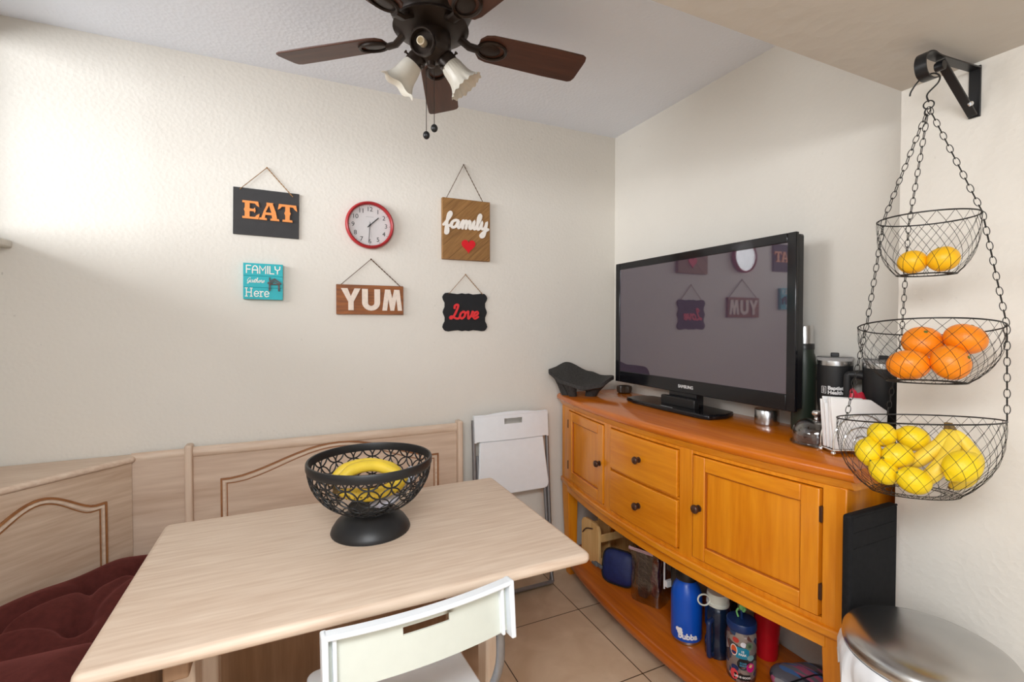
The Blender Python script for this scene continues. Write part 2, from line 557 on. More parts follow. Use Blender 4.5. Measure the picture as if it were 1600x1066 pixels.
# ------------------------------------------------------------------ breakfast table
t = thing('dining_table', 'washed oak dining table with rounded edge carrying the black fruit bowl', 'table', (0.18, 1.395, 0))
TX0, TX1, TY0, TY1 = -0.357, 0.718, 1.046, 1.744
pl = []
for cx, cy, a0 in ((TX1 - 0.02, TY1 - 0.02, 0), (TX0 + 0.02, TY1 - 0.02, 90), (TX0 + 0.02, TY0 + 0.02, 180), (TX1 - 0.02, TY0 + 0.02, 270)):
    for k in range(5):
        a = rad(a0 + k * 22.5)
        pl.append((cx + 0.02 * cos(a), cy + 0.02 * sin(a)))
MB().prism(pl, 0.722, 0.75).build('tabletop', M_OAK_X, t, bev=0.0125, segs=4)
for x in (-0.215, 0.497):
    for sy in (-1, 1):
        yc = 1.395 + sy * 0.16
        prof = [(0.045, 0.06), (0.040, 0.2), (0.032, 0.36), (0.038, 0.52), (0.05, 0.66)]
        L = [(yc - w_, z) for w_, z in prof]
        R_ = [(yc + w_, z) for w_, z in reversed(prof)]
        mt = Matrix(((0, 0, 1, x), (1, 0, 0, 0), (0, 1, 0, 0), (0, 0, 0, 1)))
        MB().prism(L + R_, -0.02, 0.02, mt).build('leg', M_OAK_Z, t, bev=0.006)
    MB().bb(x - 0.022, x + 0.022, 1.115, 1.675, 0.655, 0.722).build('cross_rail', M_OAK_DARK, t, bev=0.004)
    MB().bb(x - 0.03, x + 0.03, 1.10, 1.69, 0.0, 0.062).build('foot', M_OAK_Z, t, bev=0.012)
MB().bb(-0.195, 0.477, 1.36, 1.43, 0.30, 0.325).bb(-0.195, 0.477, 1.385, 1.405, 0.22, 0.30).build('stretcher', M_OAK_X, t, bev=0.004)

# ------------------------------------------------------------------ corner bench
RAILZ = 0.862


def arch_panel(mb_edge, w_, h_, rise, place, side=0.02):
    """raised panel outline: sides straight, top swelling to a bow"""
    pts = [(-w_ / 2, 0), (-w_ / 2, h_)]
    for k in range(0, 21):
        u = -1 + k / 10
        x = u * (w_ / 2 - 0.03)
        pts.append((x, h_ + rise * (0.5 + 0.5 * cos(pi * u)) ** 0.8))
    pts += [(w_ / 2, h_), (w_ / 2, 0)]
    return pts


def bench_back(root, x0, x1, y, z0, mat_panel, frame):
    pass


bench = thing('corner_bench', 'washed oak corner bench with arched panel backs under the wall signs', 'bench', (-0.1, 2.0, 0))
# back section along the back wall
X0, X1 = -0.375, 0.742
MB().bb(X0, X1, 2.232, 2.256, 0.42, 0.842).build('back_board', M_OAK_B, bench, bev=0.002)
pts = arch_panel(None, 0.90, 0.27, 0.105, None)
cx = (X0 + X1) / 2
mp_ = on_back(cx, 2.2321, 0.46)
MB().prism([(x, y) for x, y in pts], 0.0, 0.006, mp_).build('arched_panel', M_OAK_B, bench, bev=0.004)
for off, wd, dp, mt_ in ((0.0, 0.007, 0.0075, M_OAK_GROOVE), (0.010, 0.008, 0.010, M_OAK_X), (0.020, 0.004, 0.0075, M_OAK_GROOVE)):
    g = MB()
    q = [(x * (1 - off / 0.45), y - off * 0.9) for x, y in pts]
    g.stroke(q, wd, 0.0, dp, mp_, smooth=False)
    g.build('moulding', mt_, bench, smooth=False)
r_ = MB()
r_.tube([(X0 + 0.012, 2.236, RAILZ - 0.012), (X1 - 0.01, 2.236, RAILZ - 0.012)], 0.021, n=14, flat=0.62)
r_.build('top_rail', M_OAK_X, bench)
for xx in (X0, X1):
    MB().bb(xx - 0.013, xx + 0.013, 2.202, 2.258, 0.0, 0.884).build('end_panel', M_OAK_Z, bench, bev=0.008, segs=3)
MB().bb(X0, X1, 1.83, 2.23, 0.40, 0.425).build('seat', M_OAK_X, bench, bev=0.006)
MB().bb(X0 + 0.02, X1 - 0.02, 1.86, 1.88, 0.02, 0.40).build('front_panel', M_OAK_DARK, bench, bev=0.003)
for xx in (X0 + 0.0, X1 - 0.0):
    MB().bb(xx - 0.012, xx + 0.012, 1.835, 2.2, 0.0, 0.40).build('seat_side', M_OAK_Z, bench, bev=0.004)
# corner section: flat board, diagonal arched board, triangular shelf
MB().bb(-0.580, X0 - 0.013, 2.228, 2.256, 0.42, 0.842).build('flat_board', M_OAK_B, bench, bev=0.002)
MB().tube([(-0.56, 2.238, RAILZ - 0.014), (X0 - 0.013, 2.238, RAILZ - 0.014)], 0.019, n=12, flat=0.62).build('corner_rail', M_OAK_X, bench)
A = Vector((-0.556, 2.222, 0)); B = Vector((-0.944, 1.834, 0))
dvec = (B - A).normalized(); nvec = Vector((dvec.y, -dvec.x, 0))
if nvec.dot(Vector((1, -1, 0))) < 0:
    nvec = -nvec
L_ = (B - A).length
mdiag = Matrix(((-dvec.x, 0, nvec.x, (A.x + B.x) / 2), (-dvec.y, 0, nvec.y, (A.y + B.y) / 2), (0, 1, 0, 0), (0, 0, 0, 1)))
MB().prism([(-L_ / 2, 0.42), (L_ / 2, 0.42), (L_ / 2, 0.835), (-L_ / 2, 0.835)], -0.018, 0.0, mdiag).build('diagonal_board', M_OAK_D, bench)
pts = [(x, y + 0.47) for x, y in arch_panel(None, 0.37, 0.245, 0.075, None)]
MB().prism(pts, 0.0, 0.005, mdiag).build('arched_panel', M_OAK_D, bench, bev=0.003)
for off, wd, dp, mt_ in ((0.0, 0.007, 0.007, M_OAK_GROOVE), (0.010, 0.008, 0.0095, M_OAK_X), (0.019, 0.004, 0.007, M_OAK_GROOVE)):
    MB().stroke([(x * (1 - off / 0.185), y - off * 0.9) for x, y in pts], wd, 0, dp, mdiag, smooth=False).build('moulding', mt_, bench, smooth=False)
shelf = MB().prism([(-0.545, 2.216), (-0.552, 2.268), (-0.945, 2.268), (-0.945, 1.822)], 0.835, 0.858)
shelf.build('corner_shelf', M_OAK_X, bench, bev=0.009, segs=3)
MB().prism([(X0 - 0.013, 1.84), (X0 - 0.013, 2.23), (-0.55, 2.225), (-0.94, 1.84), (-0.94, 1.66), (-0.50, 1.66)], 0.40, 0.425).build('corner_seat', M_OAK_X, bench, bev=0.005)
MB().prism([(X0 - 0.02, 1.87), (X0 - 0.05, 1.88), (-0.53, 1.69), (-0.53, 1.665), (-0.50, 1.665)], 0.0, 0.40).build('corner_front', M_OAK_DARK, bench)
# left section along the left wall
MB().bb(-0.944, -0.924, 0.62, 1.80, 0.42, 0.842).build('back_board', M_OAK_B, bench)
MB().bb(-0.94, -0.49, 0.62, 1.655, 0.40, 0.425).build('seat', M_OAK_X, bench, bev=0.006)
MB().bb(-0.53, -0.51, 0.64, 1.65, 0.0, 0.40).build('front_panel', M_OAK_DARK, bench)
MB().bb(-0.944, -0.50, 0.60, 0.62, 0.0, 0.862).build('end_panel', M_OAK_Z, bench, bev=0.008)


def cushion(name, poly, z0, th, tufts, label, group=None, inset=0.0):
    """a padded cushion: polygon plan, puffed, with pulled-in buttons"""
    xs = [p[0] for p in poly]; ys = [p[1] for p in poly]
    cx_, cy_ = sum(xs) / len(xs), sum(ys) / len(ys)
    # resample the outline
    out = []
    n = len(poly)
    for i in range(n):
        a, b = Vector(poly[i]), Vector(poly[(i + 1) % n])
        k = max(4, int((b - a).length / 0.018))
        for j in range(k):
            out.append(a + (b - a) * (j / k))
    # round the corners by smoothing
    for _ in range(3):
        out = [(out[i - 1] + out[i] * 2 + out[(i + 1) % len(out)]) / 4 for i in range(len(out))]
    c = Vector((cx_, cy_))

    def height(p, e):
        h_ = th * (0.48 + 0.52 * (1 - e ** 5))
        for tx, ty in tufts:
            d = (Vector((tx, ty)) - p).length
            h_ -= th * 0.50 * math.exp(-(d / 0.035) ** 2) + th * 0.26 * math.exp(-(d / 0.085) ** 2)
        # folds joining the buttons
        for i_, (tx, ty) in enumerate(tufts):
            for (ux, uy) in tufts[i_ + 1:]:
                a_, b_ = Vector((tx, ty)), Vector((ux, uy))
                u = max(0, min(1, (p - a_).dot(b_ - a_) / (b_ - a_).length_squared))
                d = (a_ + (b_ - a_) * u - p).length
                h_ -= th * 0.20 * math.exp(-(d / 0.020) ** 2)
        return z0 + h_

    rings = []
    steps = 26
    for s_ in range(steps + 1):
        e = max(0.02, s_ / steps)
        rings.append([(*(c + (p - c) * e), height(c + (p - c) * e, e)) for p in out])
    rings.append([(*(c + (p - c) * 1.012), z0 + th * 0.40) for p in out])
    rings.append([(*(c + (p - c) * 1.006), z0 + th * 0.18) for p in out])
    rings.append([(*(c + (p - c) * 0.96), z0) for p in out])
    o = thing(name, label, 'cushion', (cx_, cy_, z0), group)
    MB().rings(rings).build('pad', M_VELVET, o, ang=80)
    MB().tube([(*(c + (p - c) * 1.008), z0 + th * 0.46) for p in out], 0.005, n=6, closed=True).build('piping', M_VELVET, o)
    for tx, ty in tufts:
        p = Vector((tx, ty)); e = 0.5
        MB().ell((tx, ty, height(p, e) + 0.001), (0.008, 0.008, 0.003), nu=12, nv=6).build('button', M_VELVET, o)
    return o


cushion('seat_cushion', [(X0 - 0.03, 1.86), (X0 - 0.03, 2.21), (-0.56, 2.20), (-0.92, 1.845), (-0.92, 1.682), (-0.50, 1.682)], 0.4255, 0.11,
        [(-0.80, 1.79), (-0.60, 1.985), (-0.57, 1.76), (-0.47, 2.08)], 'maroon tufted seat cushion in the bench corner below the diagonal panel')
cushion('seat_cushion', [(-0.91, 0.68), (-0.495, 0.68), (-0.495, 1.668), (-0.91, 1.668)], 0.4255, 0.11,
        [(-0.70, 1.42), (-0.70, 1.08), (-0.70, 0.8)], 'maroon seat cushion on the left bench beside the near table corner')

# ------------------------------------------------------------------ white folding chairs
HALF = 0.21


def curved_back(mb, w_, h_, th, bow, slot, zc, place):
    """curved plastic back with a hand slot; local x across, y up, z out of the rear face"""
    nx = 24
    xs = [-w_ / 2 + w_ * i / nx for i in range(nx + 1)]
    ys = [-h_ / 2, slot[2], slot[3], h_ / 2]
    f = lambda x: bow * (1 - (2 * x / w_) ** 2)
    for iy in range(3):
        for ix in range(nx):
            x0, x1 = xs[ix], xs[ix + 1]
            xm = (x0 + x1) / 2
            if iy == 1 and slot[0] < xm < slot[1]:
                continue
            y0, y1 = ys[iy], ys[iy + 1]
            v = []
            for x, y in ((x0, y0), (x1, y0), (x1, y1), (x0, y1)):
                v.append(place @ Vector((x, y, f(x))))
            for x, y in ((x0, y0), (x1, y0), (x1, y1), (x0, y1)):
                v.append(place @ Vector((x, y, f(x) + th)))
            mb._mk(v, [(0, 1, 2, 3), (4, 7, 6, 5), (0, 4, 5, 1), (2, 6, 7, 3), (1, 5, 6, 2), (0, 3, 7, 4)])
    bmesh.ops.remove_doubles(mb.b, verts=mb.b.verts, dist=1e-5)
    # drop the inner walls
    seen = {}
    for fc in list(mb.b.faces):
        key = tuple(sorted(v.index for v in fc.verts))
    mb.b.verts.index_update()
    for fc in list(mb.b.faces):
        key = tuple(sorted(v.index for v in fc.verts))
        seen.setdefault(key, []).append(fc)
    kill = [x for v_ in seen.values() if len(v_) > 1 for x in v_]
    bmesh.ops.delete(mb.b, geom=kill, context='FACES_ONLY')


def chair_rim(mb, w_, h_, bow, th, place):
    """thick lip along the top edge and both side flanges"""
    f = lambda x: bow * (1 - (2 * x / w_) ** 2)
    nx = 20
    R = []
    for i in range(nx + 1):
        x = -w_ / 2 + w_ * i / nx
        R.append([place @ Vector(p) for p in ((x, h_ / 2 - 0.006, f(x) - 0.001), (x, h_ / 2 + 0.004, f(x)), (x, h_ / 2 + 0.004, f(x) + th), (x, h_ / 2 - 0.006, f(x) + th))])
    mb.rings(R)
    for s_ in (-1, 1):
        x = s_ * (w_ / 2)
        mb.rings([[place @ Vector((x + a, y, z)) for a, z in ((-0.004, -0.002), (0.008 * 1, -0.002), (0.008, th), (-0.004, th))] for y in (-h_ / 2 - 0.01, h_ / 2 + 0.004)])
        mb.rings([[place @ Vector((x - s_ * 0.02 + a, y, z)) for a, z in ((-0.004, 0.0), (0.004, 0.0), (0.004, th * 0.8), (-0.004, th * 0.8))] for y in (-h_ / 2, h_ / 2)])


def open_chair(loc, rz):
    t = thing('folding_chair', 'white plastic folding chair open at the table, its curved back to the room', 'chair', loc)
    t.rotation_euler.z = rz
    # back: lip towards the camera, bowing towards the rear in the middle
    place = Matrix(((1, 0, 0, 0), (0, 0.10, -1, -0.192), (0, 1, 0.10, 0.708), (0, 0, 0, 1)))
    b = MB()
    curved_back(b, 0.402, 0.112, 0.005, 0.022, (-0.052, 0.052, 0.016, 0.032), 0, place)
    b.build('backrest', M_WPLAST2, t, world=False, ang=60)
    r = MB(); chair_rim(r, 0.402, 0.112, 0.022, 0.030, place)
    r.build('backrest_rim', M_WPLAST, t, bev=0.003, world=False)
    pl_ = []
    for cx_, cy_, a0, rr in ((0.165, 0.155, 0, 0.03), (-0.165, 0.155, 90, 0.03), (-0.175, -0.155, 180, 0.02), (0.175, -0.155, 270, 0.02)):
        for k in range(5):
            a = rad(a0 + 22.5 * k)
            pl_.append((cx_ + rr * cos(a), cy_ + rr * sin(a)))
    MB().prism(pl_, 0.425, 0.442).build('seat', M_WPLAST, t, bev=0.005, world=False)
    for s_ in (-1, 1):
        x = s_ * 0.203
        MB().tube(spline([(x * 0.93, -0.186, 0.70), (x * 0.935, -0.184, 0.64), (x * 0.97, -0.160, 0.53), (x, -0.05, 0.36), (x, 0.10, 0.16), (x, 0.205, 0.013)], 6), 0.0105, n=10).build('leg', M_TUBE, t, world=False)
        x2 = s_ * 0.186
        MB().tube(spline([(x2, 0.15, 0.41), (x2, 0.05, 0.30), (x2, -0.09, 0.14), (x2, -0.20, 0.012)], 6), 0.0095, n=10).build('leg', M_TUBE, t, world=False)
    MB().tube([(-0.203, 0.20, 0.0125), (0.203, 0.20, 0.0125)], 0.0105, n=10).build('front_bar', M_TUBE, t, world=False)
    MB().tube([(-0.186, -0.196, 0.0125), (0.186, -0.196, 0.0125)], 0.0095, n=10).build('rear_bar', M_TUBE, t, world=False)
    return t


open_chair((0.232, 1.176, 0), rad(4.5))


def folded_chair():
    """stands folded flat, leaning on the back wall"""
    t = thing('folding_chair', 'white folding chair folded flat, leaning on the back wall beside the pine sideboard', 'chair', (1.02, 2.15, 0))
    lean = rad(4.6)
    # local: x across, y up along the chair, z towards the room
    P = Matrix.Translation((0, 0.0, 0)) @ Matrix(((1, 0, 0, 0), (0, sin(lean), -cos(lean), 0), (0, cos(lean), sin(lean), 0), (0, 0, 0, 1)))
    b = MB()
    place = P @ Matrix.Translation((0, 0.838, 0.012))
    curved_back(b, 0.405, 0.13, 0.006, 0.012, (-0.045, 0.045, 0.014, 0.042), 0, place)
    b.build('backrest', M_WPLAST, t, world=False, ang=60)
    r = MB()
    R = []
    for i in range(21):
        x = -0.2025 + 0.405 * i / 20
        hump = 0.010 * max(0, cos(x / 0.405 * pi * 1.6)) ** 0.6 if abs(x) < 0.126 else 0
        z = 0.012 * (1 - (2 * x / 0.405) ** 2)
        R.append([place @ Vector(p) for p in ((x, 0.058, z - 0.012), (x, 0.066 + hump, z - 0.012), (x, 0.066 + hump, z + 0.007), (x, 0.058, z + 0.007))])
    r.rings(R)
    for s_ in (-1, 1):
        x = s_ * 0.2025
        r.rings([[place @ Vector((x + a, y, z)) for a, z in ((-0.005, -0.02), (0.005, -0.02), (0.005, 0.006), (-0.005, 0.006))] for y in (-0.07, 0.066)])
    r.build('backrest_rim', M_WPLAST, t, bev=0.002, world=False)
    pl_ = []
    for cx_, cy_, a0, rr in ((0.17, 0.76, 0, 0.01), (-0.17, 0.76, 90, 0.01), (-0.165, 0.525, 180, 0.028), (0.175, 0.525, 270, 0.028)):
        for k in range(5):
            a = rad(a0 + 22.5 * k)
            pl_.append((cx_ + rr * cos(a), cy_ + rr * sin(a)))
    MB().prism(pl_, -0.006, 0.012, P).build('seat', M_WPLAST, t, bev=0.005, world=False)
    for s_ in (-1, 1):
        x = s_ * 0.207
        MB().tube([P @ Vector(p) for p in spline([(x, 0.88, 0.0), (x, 0.5, -0.005), (x, 0.12, -0.005), (x * 0.985, 0.05, 0.0), (x * 0.93, 0.012, 0.01)], 6)], 0.010, n=10).build('leg', M_TUBE, t, world=False)
        x2 = s_ * 0.187
        MB().tube([P @ Vector(p) for p in spline([(x2, 0.70, -0.012), (x2, 0.4, -0.004), (x2, 0.12, 0.012), (x2, 0.07, 0.03), (x2 * .96, 0.035, 0.055)], 6)], 0.009, n=10).build('leg', M_TUBE, t, world=False)
    MB().tube([P @ Vector(p) for p in ((-0.193, 0.0115, 0.01), (0.193, 0.0115, 0.01))], 0.010, n=10).build('foot_bar', M_TUBE, t, world=False)
    MB().tube([P @ Vector(p) for p in ((-0.18, 0.035, 0.055), (0.18, 0.035, 0.055))], 0.009, n=10).build('foot_bar', M_TUBE, t, world=False)
    return t


folded_chair()

# ------------------------------------------------------------------ pine sideboard
CY0, CY1, CT = 0.738, 2.255, 0.98
CYM = (CY0 + CY1) / 2


def edge(y):
    return 1.314 - 0.088 * (1 - ((y - CYM) / (CY1 - CYM)) ** 2)


def body(y):
    return edge(y) + 0.03


def bow_slab(mb, y0, y1, z0, z1, front, back, n=24):
    """front/back give x as a function of y"""
    R = []
    for i in range(n + 1):
        y = y0 + (y1 - y0) * i / n
        R.append([(front(y), y, z0), (back(y), y, z0), (back(y), y, z1), (front(y), y, z1)])
    mb.rings(R)
    return mb


def bow_off(d):
    return lambda y: body(y) + d


sb = thing('sideboard', 'honey pine bow-front sideboard with two doors and two drawers under the television', 'sideboard', (1.5, CYM, 0))
bk = lambda y: 1.700
m = MB()
prof = [(0.012, 0.944), (0.003, 0.950), (0.0, 0.957), (0.0, 0.966), (0.003, 0.973), (0.009, 0.977), (0.013, 0.980)]
R = []
for i in range(41):
    y = CY0 + (CY1 - CY0) * i / 40
    R.append([(edge(y) + d, y, z) for d, z in prof] + [(1.70, y, 0.98), (1.70, y, 0.944)])
m.rings(R)
m.build('top', M_PINE_TOP, sb, ang=50)
m = MB()
R = []
for i in range(41):
    y = CY0 + 0.012 + (CY1 - CY0 - 0.024) * i / 40
    R.append([(body(y) - d, y, z) for d, z in ((0.0, 0.918), (0.004, 0.922), (0.008, 0.930), (0.018, 0.944))] + [(1.69, y, 0.944), (1.69, y, 0.918)])
m.rings(R)
m.build('cove_moulding', M_PINE_Y, sb, ang=50)
# carcass: face frame boards, sides, bottom
BY0, BY1 = 0.765, 2.228
f = MB()
D0, D1 = 0.515, 0.918
stile_spans = [(BY0, 0.822), (1.236, 1.292), (1.702, 1.752), (2.142, BY1)]
for y0, y1 in stile_spans:
    bow_slab(f, y0, y1, D0, D1, bow_off(0), bow_off(0.022), 6)
bow_slab(f, BY0, BY1, D1 - 0.012, D1 + 0.003, bow_off(0.001), bow_off(0.022))
bow_slab(f, BY0, BY1, D0, D0 + 0.028, bow_off(0.001), bow_off(0.022))
bow_slab(f, 1.292, 1.702, 0.722, 0.730, bow_off(0.004), bow_off(0.022), 8)
f.build('face_frame', M_PINE_Z, sb, bev=0.0015)
bow_slab(MB(), BY0 - 0.012, BY1 + 0.012, 0.502, 0.528, bow_off(-0.012), bow_off(0.02)).build('waist_moulding', M_PINE_Y, sb, bev=0.006, segs=3)
bow_slab(MB(), BY0 + 0.05, BY1 - 0.05, 0.462, 0.502, bow_off(0.004), bow_off(0.024)).build('apron', M_PINE_Y, sb, bev=0.002)
for y in (BY0, BY1 - 0.02):
    MB().bb(body(y + 0.01) + 0.02, 1.69, y, y + 0.02, 0.50, 0.93).build('side_panel', M_PINE_Z, sb, bev=0.001)
MB().bb(1.68, 1.695, BY0 + 0.02, BY1 - 0.02, 0.49, 0.935).build('back_panel', M_PINE_Y, sb)
bow_slab(MB(), BY0 + 0.02, BY1 - 0.02, 0.49, 0.503, bow_off(0.024), lambda y: 1.68).build('bottom_panel', M_PINE_Y, sb)
# legs: square above, tapering to the floor
for yc, s_ in ((BY0 + 0.03, -1), (BY1 - 0.03, 1)):
    for front in (True, False):
        xc = body(yc) + 0.032 if front else 1.66
        hw = 0.031
        R = []
        for z, k in ((0.0, 0.68), (0.44, 0.98), (0.50, 1.0), (0.92, 1.0)):
            hx = hw * k
            ox = xc + (hw - hx if front else 0)          # taper on the inner faces
            oy = yc + s_ * 0
            R.append([(ox - hx, oy - hx, z), (ox + hx, oy - hx, z), (ox + hx, oy + hx, z), (ox - hx, oy + hx, z)])
        if not front:
            R = R[:3]
        MB().rings(R).build('leg', M_PINE_Z, sb, bev=0.003)
# lower shelf with a moulded bow front
m = MB()
R = []
for i in range(33):
    y = BY0 + 0.008 + (BY1 - BY0 - 0.016) * i / 32
    k = 1 - ((y - CYM) / (BY1 - CYM)) ** 2
    xf = body(y) + 0.022 - 0.03 * min(1.0, k * 3)
    R.append([(xf + d, y, z) for d, z in ((0.012, 0.075), (0.004, 0.085), (0.004, 0.098), (-0.001, 0.102), (-0.001, 0.124), (0.006, 0.130))] + [(1.69, y, 0.130), (1.69, y, 0.075)])
m.rings(R)
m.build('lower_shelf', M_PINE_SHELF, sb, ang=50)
SHZ = 0.1302


def knob(parent, x, y, z):
    MB().lathe([(0.0065, 0.0), (0.006, 0.008), (0.007, 0.012), (0.014, 0.016), (0.0155, 0.021), (0.013, 0.026), (0.006, 0.029), (0.0, 0.0295)], (x, y, z), n=20, axis=(-1, 0, 0)).lathe([(0.012, 0.0), (0.011, 0.004), (0.006, 0.005)], (x, y, z), n=20, axis=(-1, 0, 0)).build('knob', M_KNOB, parent, ang=60)


M_PINE_SHADE = wood('shaded_pine_moulding', srgb(150, 74, 8), srgb(178, 94, 14), 'Z', 6, rough=0.3, coat=0.3)  # pine darkened so the strip carries the moulding's shadow in its colour


def door(y0, y1, z0, z1, ky, hy):
    sw = 0.048
    q = MB()
    bow_slab(q, y0 + sw - 0.004, y1 - sw + 0.004, z0 + sw - 0.004, z1 - sw + 0.004, bow_off(0.0065), bow_off(0.016), 12)
    o = q.build('door', M_PINE_Z, sb, bev=0.002)
    for a, b in ((y0, y0 + sw), (y1 - sw, y1)):
        bow_slab(MB(), a, b, z0, z1, bow_off(-0.005), bow_off(0.016), 5).build('stile', M_PINE_Z, o, bev=0.003)
    for a, b in ((z1 - sw, z1), (z0, z0 + sw)):
        bow_slab(MB(), y0 + sw, y1 - sw, a, b, bow_off(-0.0048), bow_off(0.016), 10).build('rail', M_PINE_Y, o, bev=0.003)
    i0, i1, j0, j1 = y0 + sw, y1 - sw, z0 + sw, z1 - sw
    pth = [(i0 + (i1 - i0) * k / 10, j0) for k in range(11)] + [(i1, j0 + (j1 - j0) * k / 4) for k in range(1, 4)] + [(i1 - (i1 - i0) * k / 10, j1) for k in range(11)] + [(i0, j1 - (j1 - j0) * k / 4) for k in range(1, 4)]
    MB().tube([(body(y) + 0.0035, y, z) for y, z in pth], 0.0045, n=8, closed=True, up=(0, 0, 1)).build('panel_moulding', M_PINE_SHADE, o)
    knob(o, body(ky) - 0.005, ky, (z0 + z1) / 2 + 0.0)
    for z in (z0 + 0.07, z1 - 0.07):
        MB().bb(body(hy) - 0.006, body(hy) + 0.01, hy - 0.004, hy + 0.004, z - 0.022, z + 0.022).build('hinge', M_KNOB, o, bev=0.001)
    return o


door(1.757, 2.136, 0.546, 0.903, 1.785, 2.1395)
door(0.828, 1.230, 0.546, 0.903, 1.203, 0.8245)
for z0, z1 in ((0.732, 0.903), (0.546, 0.720)):
    d = MB()
    bow_slab(d, 1.297, 1.697, z0, z1, bow_off(-0.008), bow_off(0.016), 12)
    o = d.build('drawer', M_PINE_Y, sb, bev=0.004, segs=3)
    knob(o, body(1.497) - 0.008, 1.497, (z0 + z1) / 2)

# ------------------------------------------------------------------ television
SCREEN = plain('plasma_screen', (0.058, 0.040, 0.064, 1), rough=0.03, spec=0.5, var=0.01, ior=2.3)
TVY0, TVY1, TVZ0, TVZ1, TVX = 1.056, 2.043, 1.058, 1.672, 1.545
tv = thing('television', 'black flat television standing on the pine sideboard against the right wall', 'television', (1.57, (TVY0 + TVY1) / 2, CT))
m = MB()
m.bb(TVX + 0.012, TVX + 0.05, TVY0 + 0.004, TVY1 - 0.004, TVZ0 + 0.004, TVZ1 - 0.004)
m.bb(TVX + 0.05, TVX + 0.075, TVY0 + 0.12, TVY1 - 0.12, TVZ0 + 0.06, TVZ1 - 0.10)
m.build('housing', M_BLACK, tv, bev=0.008)
b = MB()
bw, bt, bb_ = 0.033, 0.033, 0.058
b.bb(TVX, TVX + 0.014, TVY0, TVY0 + bw, TVZ0, TVZ1).bb(TVX, TVX + 0.014, TVY1 - bw, TVY1, TVZ0, TVZ1)
b.bb(TVX, TVX + 0.014, TVY0 + bw, TVY1 - bw, TVZ1 - bt, TVZ1).bb(TVX, TVX + 0.014, TVY0 + bw, TVY1 - bw, TVZ0, TVZ0 + bb_)
bz = b.build('bezel', M_GLOSS, tv, bev=0.0025)
MB().bb(TVX + 0.004, TVX + 0.012, TVY0 + bw, TVY1 - bw, TVZ0 + bb_, TVZ1 - bt).build('screen', SCREEN, tv, smooth=False)
lt = MB()
add_text(lt, 'SAMSUNG', 0.0185, on_left_facing(TVX - 0.0004, (TVY0 + TVY1) / 2, TVZ0 + 0.027), offset=0.0006, space=1.02, depth=0.0006)
lt.build('logo', plain('silver_lettering', srgb(215, 215, 215), rough=0.3), bz, smooth=False)
m = MB()
R = []
m.prism([(1.478, 1.36), (1.465, 1.40), (1.462, 1.60), (1.465, 1.80), (1.490, 1.88), (1.56, 1.90), (1.64, 1.86), (1.655, 1.62), (1.64, 1.38), (1.56, 1.345)], CT, CT + 0.020)
m.build('stand_base', M_GLOSS, tv, bev=0.006, segs=3)
MB().bb(1.555, 1.60, 1.50, 1.66, CT + 0.018, TVZ0 + 0.05).build('stand_neck', M_GLOSS, tv, bev=0.004)
MB().bb(1.525, 1.553, 1.48, 1.68, CT + 0.018, CT + 0.058).build('neck_cover', M_BLACK, tv, bev=0.004)
lt = MB()
lt.bb(1.470, 1.472, 1.55, 1.62, CT + 0.0205, CT + 0.0212)
lt.build('base_label', plain('silver_lettering', (.6, .6, .6, 1)), tv, smooth=False)

# ------------------------------------------------------------------ on the sideboard
# basalt grinding stone with three legs
mt = thing('grinding_stone', 'black basalt three-legged grinding stone with curved top at the corner end of the sideboard', 'mortar', (1.386, 2.130, CT))
g = MB()
nx, ny = 32, 16
L2, W2 = 0.172, 0.100
dirn = Vector((0.77, -0.64, 0)).normalized(); perp = Vector((0.64, 0.77, 0)).normalized()
ctr = Vector((1.386, 2.130, CT))


def lerp_tab(tab, u):
    for (u0, z0_), (u1, z1_) in zip(tab[:-1], tab[1:]):
        if u <= u1:
            k = (u - u0) / (u1 - u0)
            k = k * k * (3 - 2 * k)
            return z0_ + (z1_ - z0_) * k
    return tab[-1][1]


FRONT_Z = ((-1, 0.128), (-0.5, 0.083), (0.15, 0.060), (0.6, 0.070), (1, 0.108))
BACK_Z = ((-1, 0.140), (-0.55, 0.172), (0.25, 0.120), (0.6, 0.104), (1, 0.108))


def stone(u, v, top):
    # u along (-1 at the raised wall end), v across (+1 towards the wall)
    wv = (1 - abs(u) ** 3.0) ** 0.5 * 0.9 + 0.1
    p = ctr + dirn * (u * L2) + perp * (v * W2 * wv)
    k = (v * wv + 1) / 2
    zt = FRONT_Z and lerp_tab(FRONT_Z, u) * (1 - k) + lerp_tab(BACK_Z, u) * k
    zt -= 0.012 * (1 - v * v) * (1 - u * u)
    if not top:
        zt -= 0.018 + 0.020 * (1 - u * u) * (1 - v * v)
    return (p.x, p.y, p.z + zt)


Rr = []
for i in range(nx + 1):
    u = -1 + 2 * i / nx
    Rr.append([stone(u, -1 + 2 * j / ny, True) for j in range(ny + 1)] + [stone(u, 1 - 2 * j / ny, False) for j in range(ny + 1)])
g.rings(Rr)
g.build('grinding_slab', M_STONE, mt, bev=0.003, ang=60)
for u, v, lu, lv in ((-0.62, -0.05, 0.040, 0.034), (-0.28, -0.55, 0.036, 0.030), (0.42, -0.1, 0.050, 0.040)):
    p = ctr + dirn * (u * L2) + perp * (v * W2)
    q = ctr + dirn * (u * L2 * 0.74) + perp * (v * W2 * 0.8)
    zt = stone(u, v, False)[2] - CT + 0.012
    R = []
    for z, k, c in ((0.0, 0.80, q), (zt * 0.45, 0.95, (p + q) / 2), (zt, 1.45, p)):
        R.append([Vector((c.x, c.y, CT + z)) + dirn * (lu * 0.75 * k * cos(2 * pi * a / 12)) + perp * (lv * 0.85 * k * sin(2 * pi * a / 12)) for a in range(12)])
    MB().rings(R).build('leg', M_STONE, mt, ang=60)

